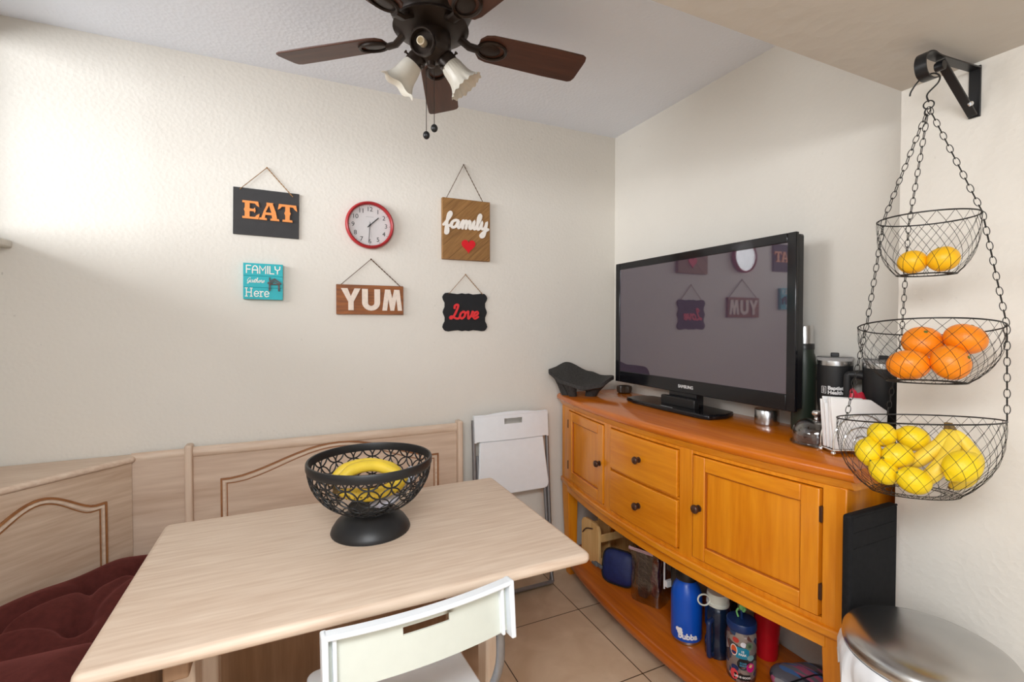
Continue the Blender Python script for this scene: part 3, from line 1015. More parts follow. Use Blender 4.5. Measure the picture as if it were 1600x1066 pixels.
# small ribbed bowl half hidden behind the television
t = thing('ribbed_bowl', 'small dark ribbed bowl half hidden behind the far end of the television', 'bowl', (1.648, 2.10, CT))
m = MB()
R = []
for r0, z in ((0.026, 0), (0.036, 0.006), (0.04, 0.025), (0.037, 0.04), (0.032, 0.04), (0.03, 0.01)):
    R.append([(1.648 + (r0 + 0.0016 * cos(20 * a * 2 * pi / 80)) * cos(2 * pi * a / 80), 2.10 + (r0 + 0.0016 * cos(20 * a * 2 * pi / 80)) * sin(2 * pi * a / 80), CT + z) for a in range(80)])
m.rings(R)
m.build('bowl_body', plain('dark_brown_glaze', srgb(70, 58, 48), rough=0.3), t)

# stainless canister behind the television
t = thing('canister', 'low stainless canister standing under the near end of the television', 'canister', (1.625, 1.22, CT))
MB().lathe([(0.040, 0), (0.042, 0.004), (0.042, 0.055), (0.040, 0.058), (0.0, 0.058)], (1.625, 1.22, CT), n=36).build('canister_body', M_STEEL, t)

# thermos
TH = (1.650, 1.096)
t = thing('thermos', 'dark green thermos flask with steel cup lid beside the television', 'flask', (*TH, CT))
GREEN = plain('dark_green_hammertone', srgb(40, 50, 40), rough=0.4)
MB().lathe([(0.036, 0), (0.038, 0.006), (0.038, 0.235), (0.036, 0.262), (0.031, 0.278), (0.031, 0.290)], (*TH, CT), n=32).build('flask_body', GREEN, t, ang=50)
MB().lathe([(0.0325, 0.290), (0.0325, 0.308), (0.031, 0.310)], (*TH, CT), n=32).build('collar', M_BLACK, t)
MB().lathe([(0.030, 0.309), (0.030, 0.369), (0.028, 0.374), (0.0, 0.376)], (*TH, CT), n=32).build('cup_lid', M_STEEL, t, ang=50)


def wrap_on(cx_, cy_, rad_, ang0, z0):
    """wraps flat lettering on an upright cylinder; local x runs to the viewer's right"""
    def f_(v):
        a = ang0 + v.x / rad_
        rr = rad_ + v.z
        return Vector((cx_ + rr * cos(a), cy_ + rr * sin(a), z0 + v.y))
    return f_


M_MUGBLK = plain('matte_black_powder', (0.012, 0.012, 0.013, 1), rough=0.5)
M_CLEARLID = plain('smoky_clear_lid', (0.75, 0.75, 0.77, 1), rough=0.05, trans=0.85, ior=1.3)
M_WHITEPR = plain('white_print', srgb(235, 235, 235), rough=0.5, var=0.01)


def tumbler(name, label, c, hdir, with_text):
    t = thing(name, label, 'mug', (*c, CT), 'insulated mugs on the sideboard')
    MB().lathe([(0.036, 0), (0.038, 0.004), (0.046, 0.10), (0.0495, 0.115), (0.0505, 0.235), (0.0505, 0.243)], (*c, CT), n=40).build('mug_body', M_MUGBLK, t, ang=50)
    MB().lathe([(0.0508, 0.243), (0.0512, 0.252), (0.0508, 0.258), (0.047, 0.258)], (*c, CT), n=40).build('steel_rim', M_STEEL, t)
    MB().lathe([(0.0505, 0.258), (0.053, 0.263), (0.053, 0.269), (0.048, 0.272), (0.0, 0.270)], (*c, CT), n=40).build('lid', M_CLEARLID, t, ang=50)
    d = Vector((*hdir, 0)).normalized(); n_ = Vector((-d.y, d.x, 0))
    k = Vector((*c, CT + 0.276)) + n_ * 0.018
    q = Matrix((d, n_, (0, 0, 1))).transposed()
    MB().box(k, (0.024, 0.02, 0.014), q).build('lid_slider', M_BLACK, t, bev=0.003)
    o = Vector((*c, CT))
    pts = spline([o + d * 0.046 + Vector((0, 0, 0.215)), o + d * 0.078 + Vector((0, 0, 0.218)), o + d * 0.088 + Vector((0, 0, 0.205)), o + d * 0.086 + Vector((0, 0, 0.12)), o + d * 0.078 + Vector((0, 0, 0.085)), o + d * 0.042 + Vector((0, 0, 0.08))], 8)
    MB().tube(pts, 0.0085, n=10, flat=1.35, up=tuple(n_)).build('handle', M_MUGBLK, t)
    if with_text:
        a0 = math.atan2(-c[1], -c[0]) - rad(22)
        lt = MB()
        for s_, z in (('Baptist', 0.166), ('Health', 0.1515)):
            add_text(lt, s_, 0.0160, func=wrap_on(*c, 0.0503, a0 + 0.0, CT + z + 0.004), offset=0.0007, align='LEFT', depth=0.0006)
        fl = wrap_on(*c, 0.0503, a0, CT + 0.163)
        def ring_box(x0, x1, y0, y1):
            lt._mk([fl(Vector((x, y, 0.0006))) for x, y in ((x0, y0), (x1, y0), (x1, y1), (x0, y1))], [(0, 1, 2, 3)])
        bx0, bx1, by0, by1 = -0.020, -0.004, -0.0115, 0.0115
        for q_ in ((bx0, bx0 + .0015, by0, by1), (bx1 - .0015, bx1, by0, by1), (bx0, bx1, by0, by0 + .0015), (bx0, bx1, by1 - .0015, by1)):
            ring_box(*q_)
        for k in range(-1, 2):
            ring_box(-0.016, -0.008, k * 0.005 - 0.0008, k * 0.005 + 0.0008)
        ring_box(-0.0128, -0.0112, -0.0085, 0.0085)
        lt.build('lettering', M_WHITEPR, t, smooth=False)


tumbler('insulated_mug', 'tall black insulated mug with white lettering beside the green thermos', (1.638, 0.982), (0.55, -0.84), True)
tumbler('insulated_mug', 'tall plain black insulated mug half hidden by the wall edge behind the napkins', (1.655, 0.850), (-0.55, 0.84), False)

# glass dome dish
DM = (1.500, 0.952)
t = thing('dome_dish', 'low glass dome with round knob in front of the mugs', 'dish', (*DM, CT))
prof_o = [(0.066, 0.006), (0.0675, 0.03), (0.064, 0.05), (0.052, 0.068), (0.034, 0.077), (0.012, 0.080)]
prof_i = [(0.012, 0.0775), (0.033, 0.0745), (0.050, 0.066), (0.0615, 0.049), (0.0652, 0.03), (0.0638, 0.006)]
MB().lathe(prof_o + prof_i, (*DM, CT), n=40, cap0=False, cap1=False).build('dome', M_GLASS, t, ang=80)
MB().lathe([(0.008, 0.0795), (0.006, 0.086), (0.011, 0.090), (0.0155, 0.098), (0.012, 0.106), (0.0, 0.108)], (*DM, CT), n=20).build('dome_knob', M_CHROME, t, ang=80)
MB().lathe([(0.071, 0.0), (0.074, 0.004), (0.074, 0.0065), (0.067, 0.0065), (0.0, 0.0055)], (*DM, CT), n=40).build('dish_plate', M_GLASS, t)
MB().lathe([(0.050, 0.0068), (0.054, 0.012), (0.052, 0.030), (0.044, 0.036), (0.0, 0.038)], (*DM, CT), n=30).build('cake', plain('dark_brown_cake', srgb(74, 42, 34), rough=0.8, var=0.3, scale=120), t)

# napkin holder with napkins
hd = Vector((0.905, -0.425, 0)).normalized(); hn = Vector((-0.425, -0.905, 0)).normalized()
H0 = Vector((1.492, 0.838, CT))     # middle of the holder
t = thing('napkin_holder', 'chrome wire napkin holder with nested arches at the near end of the sideboard', 'napkin holder', tuple(H0))


def hp(a, b, z):
    return H0 + hd * a + hn * b + Vector((0, 0, z))


for b_ in (-0.028, 0.028):
    w = MB()
    for r_, top in ((0.078, 0.118), (0.050, 0.082), (0.020, 0.056)):
        pts = [hp(-r_, b_, 0.016)]
        for k in range(17):
            a = pi - pi * k / 16
            pts.append(hp(r_ * cos(a), b_, top - r_ * 0.98 + r_ * 0.98 * sin(a) if top > r_ else top * sin(a)))
        pts.append(hp(r_, b_, 0.016))
        w.tube(pts, 0.0023, n=8)
    w.tube([hp(-0.082, b_, 0.015), hp(0.082, b_, 0.015)], 0.003, n=8)
    w.build('arch_wires', M_CHROME, t)
for a in (-0.078, 0.0, 0.078):
    MB().tube([hp(a, -0.028, 0.014), hp(a, 0.028, 0.014)], 0.0028, n=8).build('base_wire', M_CHROME, t)
for a in (-0.078, 0.078):
    for b_ in (-0.028, 0.028):
        MB().ell(tuple(hp(a, b_, 0.0072)), (0.007, 0.007, 0.007), nu=14, nv=10).build('ball_foot', M_CHROME, t)
random.seed(4)
npk = thing('napkin_stack', 'stack of folded white paper napkins held in the wire holder', 'napkins', tuple(hp(0, 0, 0.018)))
for k in range(8):
    b_ = -0.0225 + 0.0062 * k
    d1, d2 = random.uniform(-0.006, 0.006), random.uniform(-0.004, 0.004)
    tl, tr = 0.150 + random.uniform(0, 0.02) - 0.002 * k, 0.118 + random.uniform(-0.01, 0.015)
    if k >= 6:
        tl, tr = 0.168, 0.128
    q = [(-0.073 + d1, 0.018), (0.076 + d1, 0.018), (0.080 + d2, tr), (0.03, (tl + tr) / 2 + 0.012), (-0.084 + d2, tl)]
    mm = Matrix(((hd.x, 0, hn.x, H0.x), (hd.y, 0, hn.y, H0.y), (0, 1, 0, H0.z), (0, 0, 0, 1)))
    MB().prism(q, b_, b_ + 0.0048, mm).build('napkin', M_PAPER, npk, bev=0.0012)

# snack wrapper behind the napkins, half hidden by the wall
t = thing('snack_packet', 'crinkled foil snack packet, red and blue, lying behind the napkins', 'packet', (1.546, 0.884, CT))
m = MB()


def crinkle(d):
    return 1 + 0.09 * sin(9 * d.x + 4 * d.z) * cos(7 * d.z + 3 * d.y) + 0.05 * sin(17 * d.z + 6 * d.x)


m.ell((1.553, 0.868, CT + 0.090), (0.044, 0.020, 0.088), Matrix.Rotation(rad(-25), 3, 'Z'), 40, 24, crinkle)
pm, nt, p = newmat('snack_foil')
tc = N(nt, 'ShaderNodeTexCoord'); vo = N(nt, 'ShaderNodeTexVoronoi'); vo.inputs['Scale'].default_value = 22
rr = N(nt, 'ShaderNodeValToRGB'); rr.color_ramp.interpolation = 'CONSTANT'
for e_, (pos, c_) in zip((0, 1), ((0.0, srgb(150, 140, 138)), (0.36, srgb(200, 40, 62)))):
    rr.color_ramp.elements[e_].position = pos; rr.color_ramp.elements[e_].color = c_
e_ = rr.color_ramp.elements.new(0.58); e_.color = srgb(70, 140, 172)
e_ = rr.color_ramp.elements.new(0.78); e_.color = srgb(196, 190, 188)
nt.links.new(tc.outputs['Object'], vo.inputs['Vector']); nt.links.new(vo.outputs['Color'], rr.inputs['Fac']); nt.links.new(rr.outputs['Color'], p.inputs['Base Color'])
p.inputs['Roughness'].default_value = 0.3
M_SNACK = pm
m.build('packet_body', M_SNACK, t)

# ------------------------------------------------------------------ on the lower shelf
# slatted wooden caddy with leather strap
M_RAW = wood('raw_pine', srgb(206, 160, 96), srgb(232, 192, 132), 'Z', 7, rough=0.6)
M_STRAP = plain('dark_leather', srgb(72, 48, 34), rough=0.6)
cx_, cy_ = 1.455, 2.045
t = thing('wooden_caddy', 'raw pine caddy with rounded end boards and dark strap on the lower shelf', 'caddy', (cx_, cy_, SHZ))
eb = lambda w_, h_: [(-w_ / 2, 0), (w_ / 2, 0), (w_ / 2, h_ - 0.03), (w_ / 2 - 0.012, h_ - 0.010), (w_ / 2 - 0.035, h_), (-w_ / 2 + 0.035, h_), (-w_ / 2 + 0.012, h_ - 0.010), (-w_ / 2, h_ - 0.03)]
# two end boards facing -X, spaced along X
for dx, hgt in ((-0.058, 0.212), (0.165, 0.212)):
    mm = Matrix(((0, 0, 1, cx_ + dx), (1, 0, 0, cy_), (0, 1, 0, SHZ), (0, 0, 0, 1)))
    MB().prism(eb(0.158, hgt), -0.008, 0.008, mm).build('end_board', M_RAW, t, bev=0.003)
for dy in (-0.076, 0.076):
    for z0, z1 in ((0.008, 0.045), (0.125, 0.165)):
        MB().bb(cx_ - 0.05, cx_ + 0.157, cy_ + dy - 0.004, cy_ + dy + 0.004, SHZ + z0, SHZ + z1).build('side_slat', M_RAW, t, bev=0.002)
MB().bb(cx_ - 0.05, cx_ + 0.157, cy_ - 0.07, cy_ + 0.07, SHZ + 0.004, SHZ + 0.012).build('caddy_floor', M_RAW, t)
MB().tube(spline([(cx_ - 0.07, cy_ + 0.06, SHZ + 0.13), (cx_ - 0.075, cy_ + 0.02, SHZ + 0.165), (cx_ - 0.07, cy_ - 0.03, SHZ + 0.18)], 6), 0.003, n=8).build('strap', M_STRAP, t)
t2 = thing('cutting_board', 'small grooved wooden board standing upright inside the pine caddy', 'board', (1.50, 2.075, SHZ + 0.0125))
mm = Matrix(((0, 0, 1, 1.50), (1, 0, 0, 2.075), (0, 1, 0, SHZ + 0.0125), (0, 0, 0, 1)))
MB().prism(eb(0.10, 0.268), -0.007, 0.007, mm).build('board', M_RAW, t2, bev=0.003)
for k in range(2):
    MB().bb(1.4925, 1.4935, 2.053 + 0.03 * k, 2.061 + 0.03 * k, SHZ + 0.20, SHZ + 0.26).build('groove', M_STRAP, t2)

# navy zipped pouch with clip
M_NAVYF = plain('navy_nylon', srgb(22, 34, 84), rough=0.55, var=0.25, scale=40, bump=0.4, bscale=60)
t = thing('pouch', 'navy nylon pouch with black edge and grey clip, leaning on the plastic bag', 'pouch', (1.385, 1.80, SHZ))
q = Matrix.Rotation(rad(30), 3, 'Z') @ Matrix.Rotation(rad(14), 3, 'Y')
sup = lambda d: (abs(d.y) ** 4 + abs(d.z) ** 4 + 1e-9) ** -0.25 if abs(d.y) + abs(d.z) > 0.15 else (0.15 / (abs(d.y) + abs(d.z) + 1e-6)) ** 0 * 1.0
sq = lambda d: 1.0 / max(1e-3, (abs(d.x) ** 2 + (abs(d.y) ** 4 + abs(d.z) ** 4) ** 0.5) ** 0.5)
MB().ell((1.385, 1.800, SHZ + 0.083), (0.026, 0.078, 0.075), q, 36, 20, sq).build('pouch_body', M_NAVYF, t)
ring = []
for k in range(40):
    a = 2 * pi * k / 40
    d = Vector((0, cos(a), sin(a))); s_ = (abs(d.y) ** 4 + abs(d.z) ** 4) ** -0.25
    v = q @ Vector((-0.002, 0.0795 * d.y * s_, 0.0765 * d.z * s_))
    ring.append((1.385 + v.x, 1.800 + v.y, SHZ + 0.083 + v.z))
MB().tube(ring, 0.0042, n=8, closed=True).build('edge_binding', M_BLACK, t)
GC = plain('grey_plastic', srgb(96, 98, 100), rough=0.5)
MB().box((1.330, 1.872, SHZ + 0.066), (0.012, 0.03, 0.016)).box((1.326, 1.898, SHZ + 0.066), (0.014, 0.024, 0.020)).box((1.323, 1.918, SHZ + 0.064), (0.010, 0.02, 0.012)).build('clip', GC, t, bev=0.003)

# clear plastic bag with a black case and dark red folder
t = thing('folder', 'dark red folder standing upright behind the clear plastic bag', 'folder', (1.535, 1.745, SHZ))
MB().bb(1.46, 1.62, 1.735, 1.757, SHZ, SHZ + 0.275).build('cover', plain('crimson_cover', srgb(122, 16, 40), rough=0.5), t, bev=0.003)
MB().bb(1.462, 1.622, 1.7575, 1.768, SHZ, SHZ + 0.268).build('inner_leaf', M_BLACK, t, bev=0.002)
BGC = (1.445, 1.650)
bq = Matrix.Rotation(rad(24), 3, 'Z')
t = thing('black_case', 'black folded case packed upright inside the clear plastic bag', 'case', (BGC[0], BGC[1] + 0.01, SHZ + 0.006))
MB().box((BGC[0] - 0.016, BGC[1] + 0.016, SHZ + 0.112), (0.066, 0.045, 0.205), bq).build('case_body', plain('black_nylon', (0.015, 0.014, 0.016, 1), rough=0.5, var=0.4, scale=60, bump=0.4, bscale=90), t, bev=0.012, segs=3)
t = thing('maroon_pouch', 'dark maroon pouch packed beside the black case in the clear bag', 'pouch', (BGC[0] + 0.02, BGC[1] - 0.04, SHZ + 0.006))
MB().ell((BGC[0] + 0.004, BGC[1] - 0.036, SHZ + 0.100), (0.050, 0.020, 0.092), bq, 28, 16, lambda d: 0.92 + 0.08 * sin(9 * d.z)).build('pouch_body', plain('dark_maroon_cloth', srgb(78, 26, 34), rough=0.7, var=0.4, scale=60), t)
t = thing('plastic_bag', 'clear crinkled plastic bag holding dark cases on the lower shelf', 'bag', (BGC[0], BGC[1], SHZ))
m = MB()
R = []
for j in range(15):
    z = 0.002 + 0.232 * j / 14
    ring = []
    for k in range(48):
        a = 2 * pi * k / 48
        d = Vector((cos(a), sin(a), 0)); s_ = (abs(d.x) ** 5 + abs(d.y) ** 5) ** -0.2
        fl = 1 + 0.018 * sin(7 * a + 0.9 * j) + 0.014 * sin(13 * a - 1.7 * j)
        top = 1 + 0.10 * max(0, (j - 11) / 3) * cos(3 * a)
        ww = (0.062 if j < 12 else 0.062 + 0.004 * (j - 11))
        v = bq @ Vector((d.x * s_ * ww * fl, d.y * s_ * 0.074 * fl * top, 0))
        ring.append((BGC[0] + v.x, BGC[1] + v.y, SHZ + z + (0.006 * sin(5 * a) if j == 14 else 0)))
    R.append(ring)
m.rings(R, cap0=True, cap1=False)
M_FILM = thin_glass('clear_plastic_film', (0.93, 0.93, 0.94, 1), 0.55, 0.07, rough=0.14)
nt = M_FILM.node_tree
tc = N(nt, 'ShaderNodeTexCoord'); nz = N(nt, 'ShaderNodeTexNoise'); nz.inputs['Scale'].default_value = 26; nz.inputs['Detail'].default_value = 5; nz.inputs['Distortion'].default_value = 2.5
b = N(nt, 'ShaderNodeBump'); b.inputs['Strength'].default_value = 1.0; b.inputs['Distance'].default_value = 0.02
nt.links.new(tc.outputs['Object'], nz.inputs['Vector']); nt.links.new(nz.outputs['Fac'], b.inputs['Height'])
for n_ in nt.nodes:
    if n_.bl_idname in ('ShaderNodeBsdfGlossy', 'ShaderNodeLayerWeight'):
        nt.links.new(b.outputs['Normal'], n_.inputs['Normal'])
m.build('film', M_FILM, t)
v0 = bq @ Vector((-0.005, 0.0, 0))
MB().box((BGC[0] - 0.052, BGC[1] + 0.004, SHZ + 0.222), (0.003, 0.115, 0.014), Matrix.Rotation(rad(24), 3, 'Z')).build('label_strip', plain('pink_white_label', srgb(214, 180, 190), rough=0.6), t)


def bottle(name, label, cat, c, prof, mat, group=None):
    t = thing(name, label, cat, (*c, SHZ), group)
    MB().lathe([(r_, z) for r_, z in prof], (*c, SHZ), n=40).build('bottle_body', mat, t, ang=50)
    return t


# grey bottle with white lid and handle
c = (1.500, 1.515)
t = bottle('shaker_bottle', 'dark grey shaker bottle with white lid and strap, behind the blue bottle', 'bottle', c, [(0.042, 0), (0.044, 0.005), (0.048, 0.20), (0.048, 0.21)], plain('dark_grey_plastic', srgb(62, 62, 58), rough=0.5))
MB().lathe([(0.049, 0.21), (0.0495, 0.245), (0.044, 0.262), (0.0, 0.268)], (*c, SHZ), n=36).build('lid', M_WPLAST, t, ang=50)
cn = Vector((-0.80, 0.6, 0))
q = Vector((*c, SHZ)) + Vector((-0.052, 0.030, 0))
MB().tube([q + Vector((-0.012, 0.008, z)) for z in (0.095, 0.15, 0.232)], 0.004, n=8).box(q + Vector((0.004, -0.002, 0.12)), (0.034, 0.016, 0.026)).build('carry_strap', M_WPLAST, t, bev=0.001)

# blue bottle
c = (1.394, 1.385)
M_BLUE = plain('bright_blue_enamel', srgb(14, 82, 190), rough=0.28, var=0.02)
t = bottle('blue_bottle', 'large bright blue metal bottle with black cap and white printed logo', 'bottle', c,
           [(0.0565, 0.012), (0.0575, 0.016), (0.058, 0.165), (0.056, 0.185), (0.048, 0.208), (0.039, 0.222), (0.036, 0.228), (0.036, 0.236)], M_BLUE)
MB().lathe([(0.050, 0), (0.056, 0.003), (0.0565, 0.012)], (*c, SHZ), n=36).build('steel_base', M_STEEL, t)
MB().lathe([(0.040, 0.2345), (0.042, 0.238), (0.042, 0.268), (0.038, 0.274), (0.0, 0.276)], (*c, SHZ), n=36).build('cap', M_BLACK, t, ang=50)
a0 = math.atan2(-c[1], -c[0])
lt = MB()
add_text(lt, 'bubba', 0.030, func=wrap_on(*c, 0.0577, a0 + 0.10, SHZ + 0.034), offset=0.0012, depth=0.0006)
fl = wrap_on(*c, 0.0577, a0 - 0.56, SHZ + 0.052)
for dx, dy, r_ in ((0.0, 0.004, 0.0085), (0.011, 0.006, 0.007), (0.013, -0.004, 0.007), (0.004, -0.006, 0.006), (0.016, -0.012, 0.004)):
    vs = [fl(Vector((dx + r_ * cos(2 * pi * k / 14), dy + r_ * sin(2 * pi * k / 14), 0.0006))) for k in range(14)]
    lt._mk(vs, [tuple(range(14))])
lt.build('printed_logo', M_WHITEPR, t, smooth=False)

# navy clear bottle with white cap and loop
c = (1.432, 1.268)
M_NAVYC = plain('navy_translucent', srgb(24, 40, 66), rough=0.12, trans=0.35, spec=0.6)
t = bottle('water_bottle', 'navy translucent water bottle with white screw cap and loop', 'bottle', c,
           [(0.042, 0.0), (0.0445, 0.004), (0.0445, 0.05), (0.040, 0.062), (0.040, 0.098), (0.0445, 0.112), (0.0445, 0.165), (0.040, 0.18), (0.036, 0.186)], M_NAVYC)
MB().lathe([(0.0395, 0.186), (0.0405, 0.190), (0.0405, 0.196), (0.038, 0.198), (0.038, 0.202), (0.0395, 0.206), (0.039, 0.226), (0.036, 0.231), (0.010, 0.233), (0.008, 0.238), (0.0, 0.239)], (*c, SHZ), n=36).build('cap', M_WPLAST2, t, ang=50)
lp = Vector((*c, SHZ + 0.208)) + Vector((-0.058, 0.012, 0))
MB().tube([lp + Vector((0.90, -0.43, 0)) * (0.022 * cos(2 * pi * k / 20)) + Vector((0.1, 0.2, 0.95)) * (0.019 * sin(2 * pi * k / 20)) for k in range(20)], 0.003, n=8, closed=True).build('loop', M_WPLAST2, t)
hpv = Vector((-0.74, -0.2, 0)).normalized()
o_ = Vector((*c, SHZ))
MB().tube(spline([o_ + hpv * 0.038 + Vector((0, 0, 0.142)), o_ + hpv * 0.062 + Vector((0, 0, 0.140)), o_ + hpv * 0.066 + Vector((0, 0, 0.12)), o_ + hpv * 0.064 + Vector((0, 0, 0.03)), o_ + hpv * 0.058 + Vector((0, 0, 0.016)), o_ + hpv * 0.038 + Vector((0, 0, 0.014))], 6), 0.009, n=10).build('handle', plain('navy_plastic', srgb(26, 44, 84), rough=0.3), t)

# sticker-covered bottle with navy lid and green straw cap
c = (1.414, 1.150)
pm, nt, p = newmat('sticker_collage')
tc = N(nt, 'ShaderNodeTexCoord'); vo = N(nt, 'ShaderNodeTexVoronoi'); vo.inputs['Scale'].default_value = 40
rr = N(nt, 'ShaderNodeValToRGB'); rr.color_ramp.interpolation = 'CONSTANT'
cols = [srgb(120, 108, 104), srgb(64, 58, 62), srgb(160, 152, 150), srgb(92, 60, 58), srgb(48, 66, 96), srgb(138, 126, 118)]
rr.color_ramp.elements[0].color = cols[0]; rr.color_ramp.elements[1].color = cols[1]; rr.color_ramp.elements[1].position = 0.25
for i_, pos in enumerate((0.4, 0.55, 0.68, 0.8)):
    e_ = rr.color_ramp.elements.new(pos); e_.color = cols[i_ + 2]
sx = N(nt, 'ShaderNodeSeparateColor')
nt.links.new(tc.outputs['Object'], vo.inputs['Vector']); nt.links.new(vo.outputs['Color'], sx.inputs[0]); nt.links.new(sx.outputs[0], rr.inputs['Fac']); nt.links.new(rr.outputs['Color'], p.inputs['Base Color'])
p.inputs['Roughness'].default_value = 0.2
t = bottle('sticker_bottle', 'drinking bottle covered in stickers with navy lid and green straw topper', 'bottle', c,
           [(0.042, 0.0), (0.046, 0.005), (0.048, 0.03), (0.048, 0.150), (0.045, 0.168), (0.042, 0.178)], pm)
M_NAVYL = plain('navy_lid_plastic', srgb(18, 46, 96), rough=0.35)
MB().lathe([(0.0475, 0.174), (0.0485, 0.178), (0.0485, 0.197), (0.046, 0.201), (0.0, 0.202)], (*c, SHZ), n=36).build('lid', M_NAVYL, t, ang=50)
M_GRN = plain('mint_green_silicone', srgb(130, 200, 120), rough=0.5)
MB().lathe([(0.0045, 0.200), (0.0045, 0.232)], (c[0], c[1], SHZ), n=14).build('straw', M_NAVYL, t)
g = MB()
st = Vector((c[0], c[1], SHZ + 0.236))
g.ell(st + Vector((0.004, 0, 0.006)), (0.013, 0.011, 0.014), nu=16, nv=10)
for k in range(6):
    a = k * pi / 3
    g.ell(st + Vector((0.004, 0, 0.004)) + Vector((0.3 * cos(a), cos(a), sin(a) * 0.9)) * 0.011, (0.006, 0.006, 0.006), nu=10, nv=8)
g.tube(spline([st + Vector((-0.005, 0.008, 0.0)), st + Vector((-0.008, 0.014, -0.014)), st + Vector((-0.005, 0.010, -0.032))], 5), 0.0032, n=8)
g.build('straw_topper', M_GRN, t)
a0 = math.atan2(-c[1], -c[0])


def sticker(nm, dx, z, rx, ry, col, txt=None, tcol=None, tsize=0.01, lift=0.0004, n=20, square=False, shape=None):
    fl = wrap_on(*c, 0.0483, a0 + dx / 0.0483, SHZ + z)
    mb = MB()
    if square:
        rings = []
        for i in range(8):
            x = -rx + 2 * rx * i / 7
            rings.append([fl(Vector((x, -ry, lift))), fl(Vector((x, ry, lift)))])
        mb.rings(rings, closed=False)
    else:
        mb._mk([fl(Vector((rx * cos(2 * pi * k / n), ry * sin(2 * pi * k / n), lift))) for k in range(n)], [tuple(range(n))])
    o = mb.build(nm, plain('sticker_' + nm + str(col[:3]), col, rough=0.35, var=0.02), t, smooth=False)
    if txt:
        l_ = MB()
        for i_, s_ in enumerate(txt):
            add_text(l_, s_, tsize, func=lambda v, i_=i_: fl(Vector((v.x, v.y + tsize * 0.55 * (len(txt) - 1) - tsize * 1.05 * i_, v.z + lift + 0.0006))), offset=0.0003, depth=0.0004)
        l_.build('sticker_print', plain('print_' + str(tcol[:3]), tcol, var=0.01), o, smooth=False)
    return o


WHT = srgb(230, 230, 228)
sticker('sticker', 0.004, 0.108, 0.021, 0.019, srgb(24, 126, 156), ['15', 'PARK'], WHT, 0.010, square=True)
sticker('sticker', -0.024, 0.112, 0.012, 0.019, WHT, lift=0.0008)
sticker('sticker', -0.024, 0.112, 0.0098, 0.0165, srgb(200, 84, 40), lift=0.0011)
sticker('sticker', -0.024, 0.104, 0.0085, 0.005, srgb(40, 44, 92), lift=0.0014)
sticker('sticker', 0.006, 0.070, 0.019, 0.019, srgb(18, 22, 26), ['SOME', 'BREW'], srgb(60, 130, 160), 0.008, lift=0.0009)
sticker('sticker', 0.030, 0.062, 0.014, 0.016, srgb(196, 26, 120), ['*'], srgb(240, 210, 150), 0.03, lift=0.0012)
sticker('sticker', 0.004, 0.026, 0.026, 0.010, srgb(20, 20, 22), ['LIFE IS GOOD'], WHT, 0.0085, square=True, lift=0.0007)
sticker('sticker', -0.022, 0.030, 0.013, 0.018, srgb(214, 72, 78), lift=0.0012)
sticker('sticker', 0.026, 0.135, 0.013, 0.013, srgb(96, 116, 92), ['III'], srgb(40, 60, 44), 0.012, lift=0.0010)
sticker('sticker', 0.006, 0.138, 0.009, 0.009, srgb(214, 214, 220), lift=0.0009)
sticker('sticker', 0.030, 0.095, 0.012, 0.010, srgb(128, 164, 166), lift=0.0010)
sticker('sticker', -0.018, 0.148, 0.011, 0.009, srgb(176, 56, 50), lift=0.0006)
sticker('sticker', -0.020, 0.052, 0.013, 0.010, srgb(30, 48, 92), lift=0.0008)

# red tumbler behind
c = (1.585, 1.180)
t = bottle('red_tumbler', 'red ribbed tumbler with black lid behind the sticker bottle', 'tumbler', c,
           [(0.034, 0.0), (0.036, 0.004)] + [(0.036 + 0.010 * k / 20 + (0.0012 if k % 2 else 0), 0.01 + 0.19 * k / 20) for k in range(21)], plain('red_plastic', srgb(200, 20, 34), rough=0.4))
MB().lathe([(0.048, 0.2), (0.050, 0.203), (0.049, 0.232), (0.044, 0.238), (0.0, 0.24)], (*c, SHZ), n=36).build('lid', M_BLACK, t, ang=50)
# black flask behind the blue bottle
c = (1.570, 1.345)
t = bottle('black_flask', 'tall black flask in the shade behind the blue and navy bottles', 'flask', c,
           [(0.036, 0.0), (0.038, 0.004), (0.038, 0.20), (0.030, 0.23), (0.028, 0.24)], M_MUGBLK)
MB().lathe([(0.030, 0.24), (0.030, 0.275), (0.0, 0.28)], (*c, SHZ), n=28).build('cap', M_BLACK, t)

# patterned pouch at the near end of the shelf
t = thing('patterned_bag', 'grey and blue striped zipped bag lying at the near end of the lower shelf', 'bag', (1.49, 0.93, SHZ))
pm, nt, p = newmat('striped_print')
tc = N(nt, 'ShaderNodeTexCoord'); mp = N(nt, 'ShaderNodeMapping'); mp.inputs['Scale'].default_value = (70, 14, 30); mp.inputs['Rotation'].default_value = (0, 0, 0.5)
vo = N(nt, 'ShaderNodeTexVoronoi'); vo.inputs['Scale'].default_value = 1.0
sx = N(nt, 'ShaderNodeSeparateColor'); rr = N(nt, 'ShaderNodeValToRGB'); rr.color_ramp.interpolation = 'CONSTANT'
cols = [srgb(96, 96, 104), srgb(52, 54, 66), srgb(150, 148, 150), srgb(70, 112, 166), srgb(178, 92, 124), srgb(110, 110, 118)]
rr.color_ramp.elements[0].color = cols[0]; rr.color_ramp.elements[1].color = cols[1]; rr.color_ramp.elements[1].position = 0.3
for i_, pos in enumerate((0.5, 0.65, 0.78, 0.86)):
    e_ = rr.color_ramp.elements.new(pos); e_.color = cols[i_ + 2]
nt.links.new(tc.outputs['Object'], mp.inputs[0]); nt.links.new(mp.outputs[0], vo.inputs['Vector']); nt.links.new(vo.outputs['Color'], sx.inputs[0]); nt.links.new(sx.outputs[0], rr.inputs['Fac']); nt.links.new(rr.outputs['Color'], p.inputs['Base Color'])
p.inputs['Roughness'].default_value = 0.45
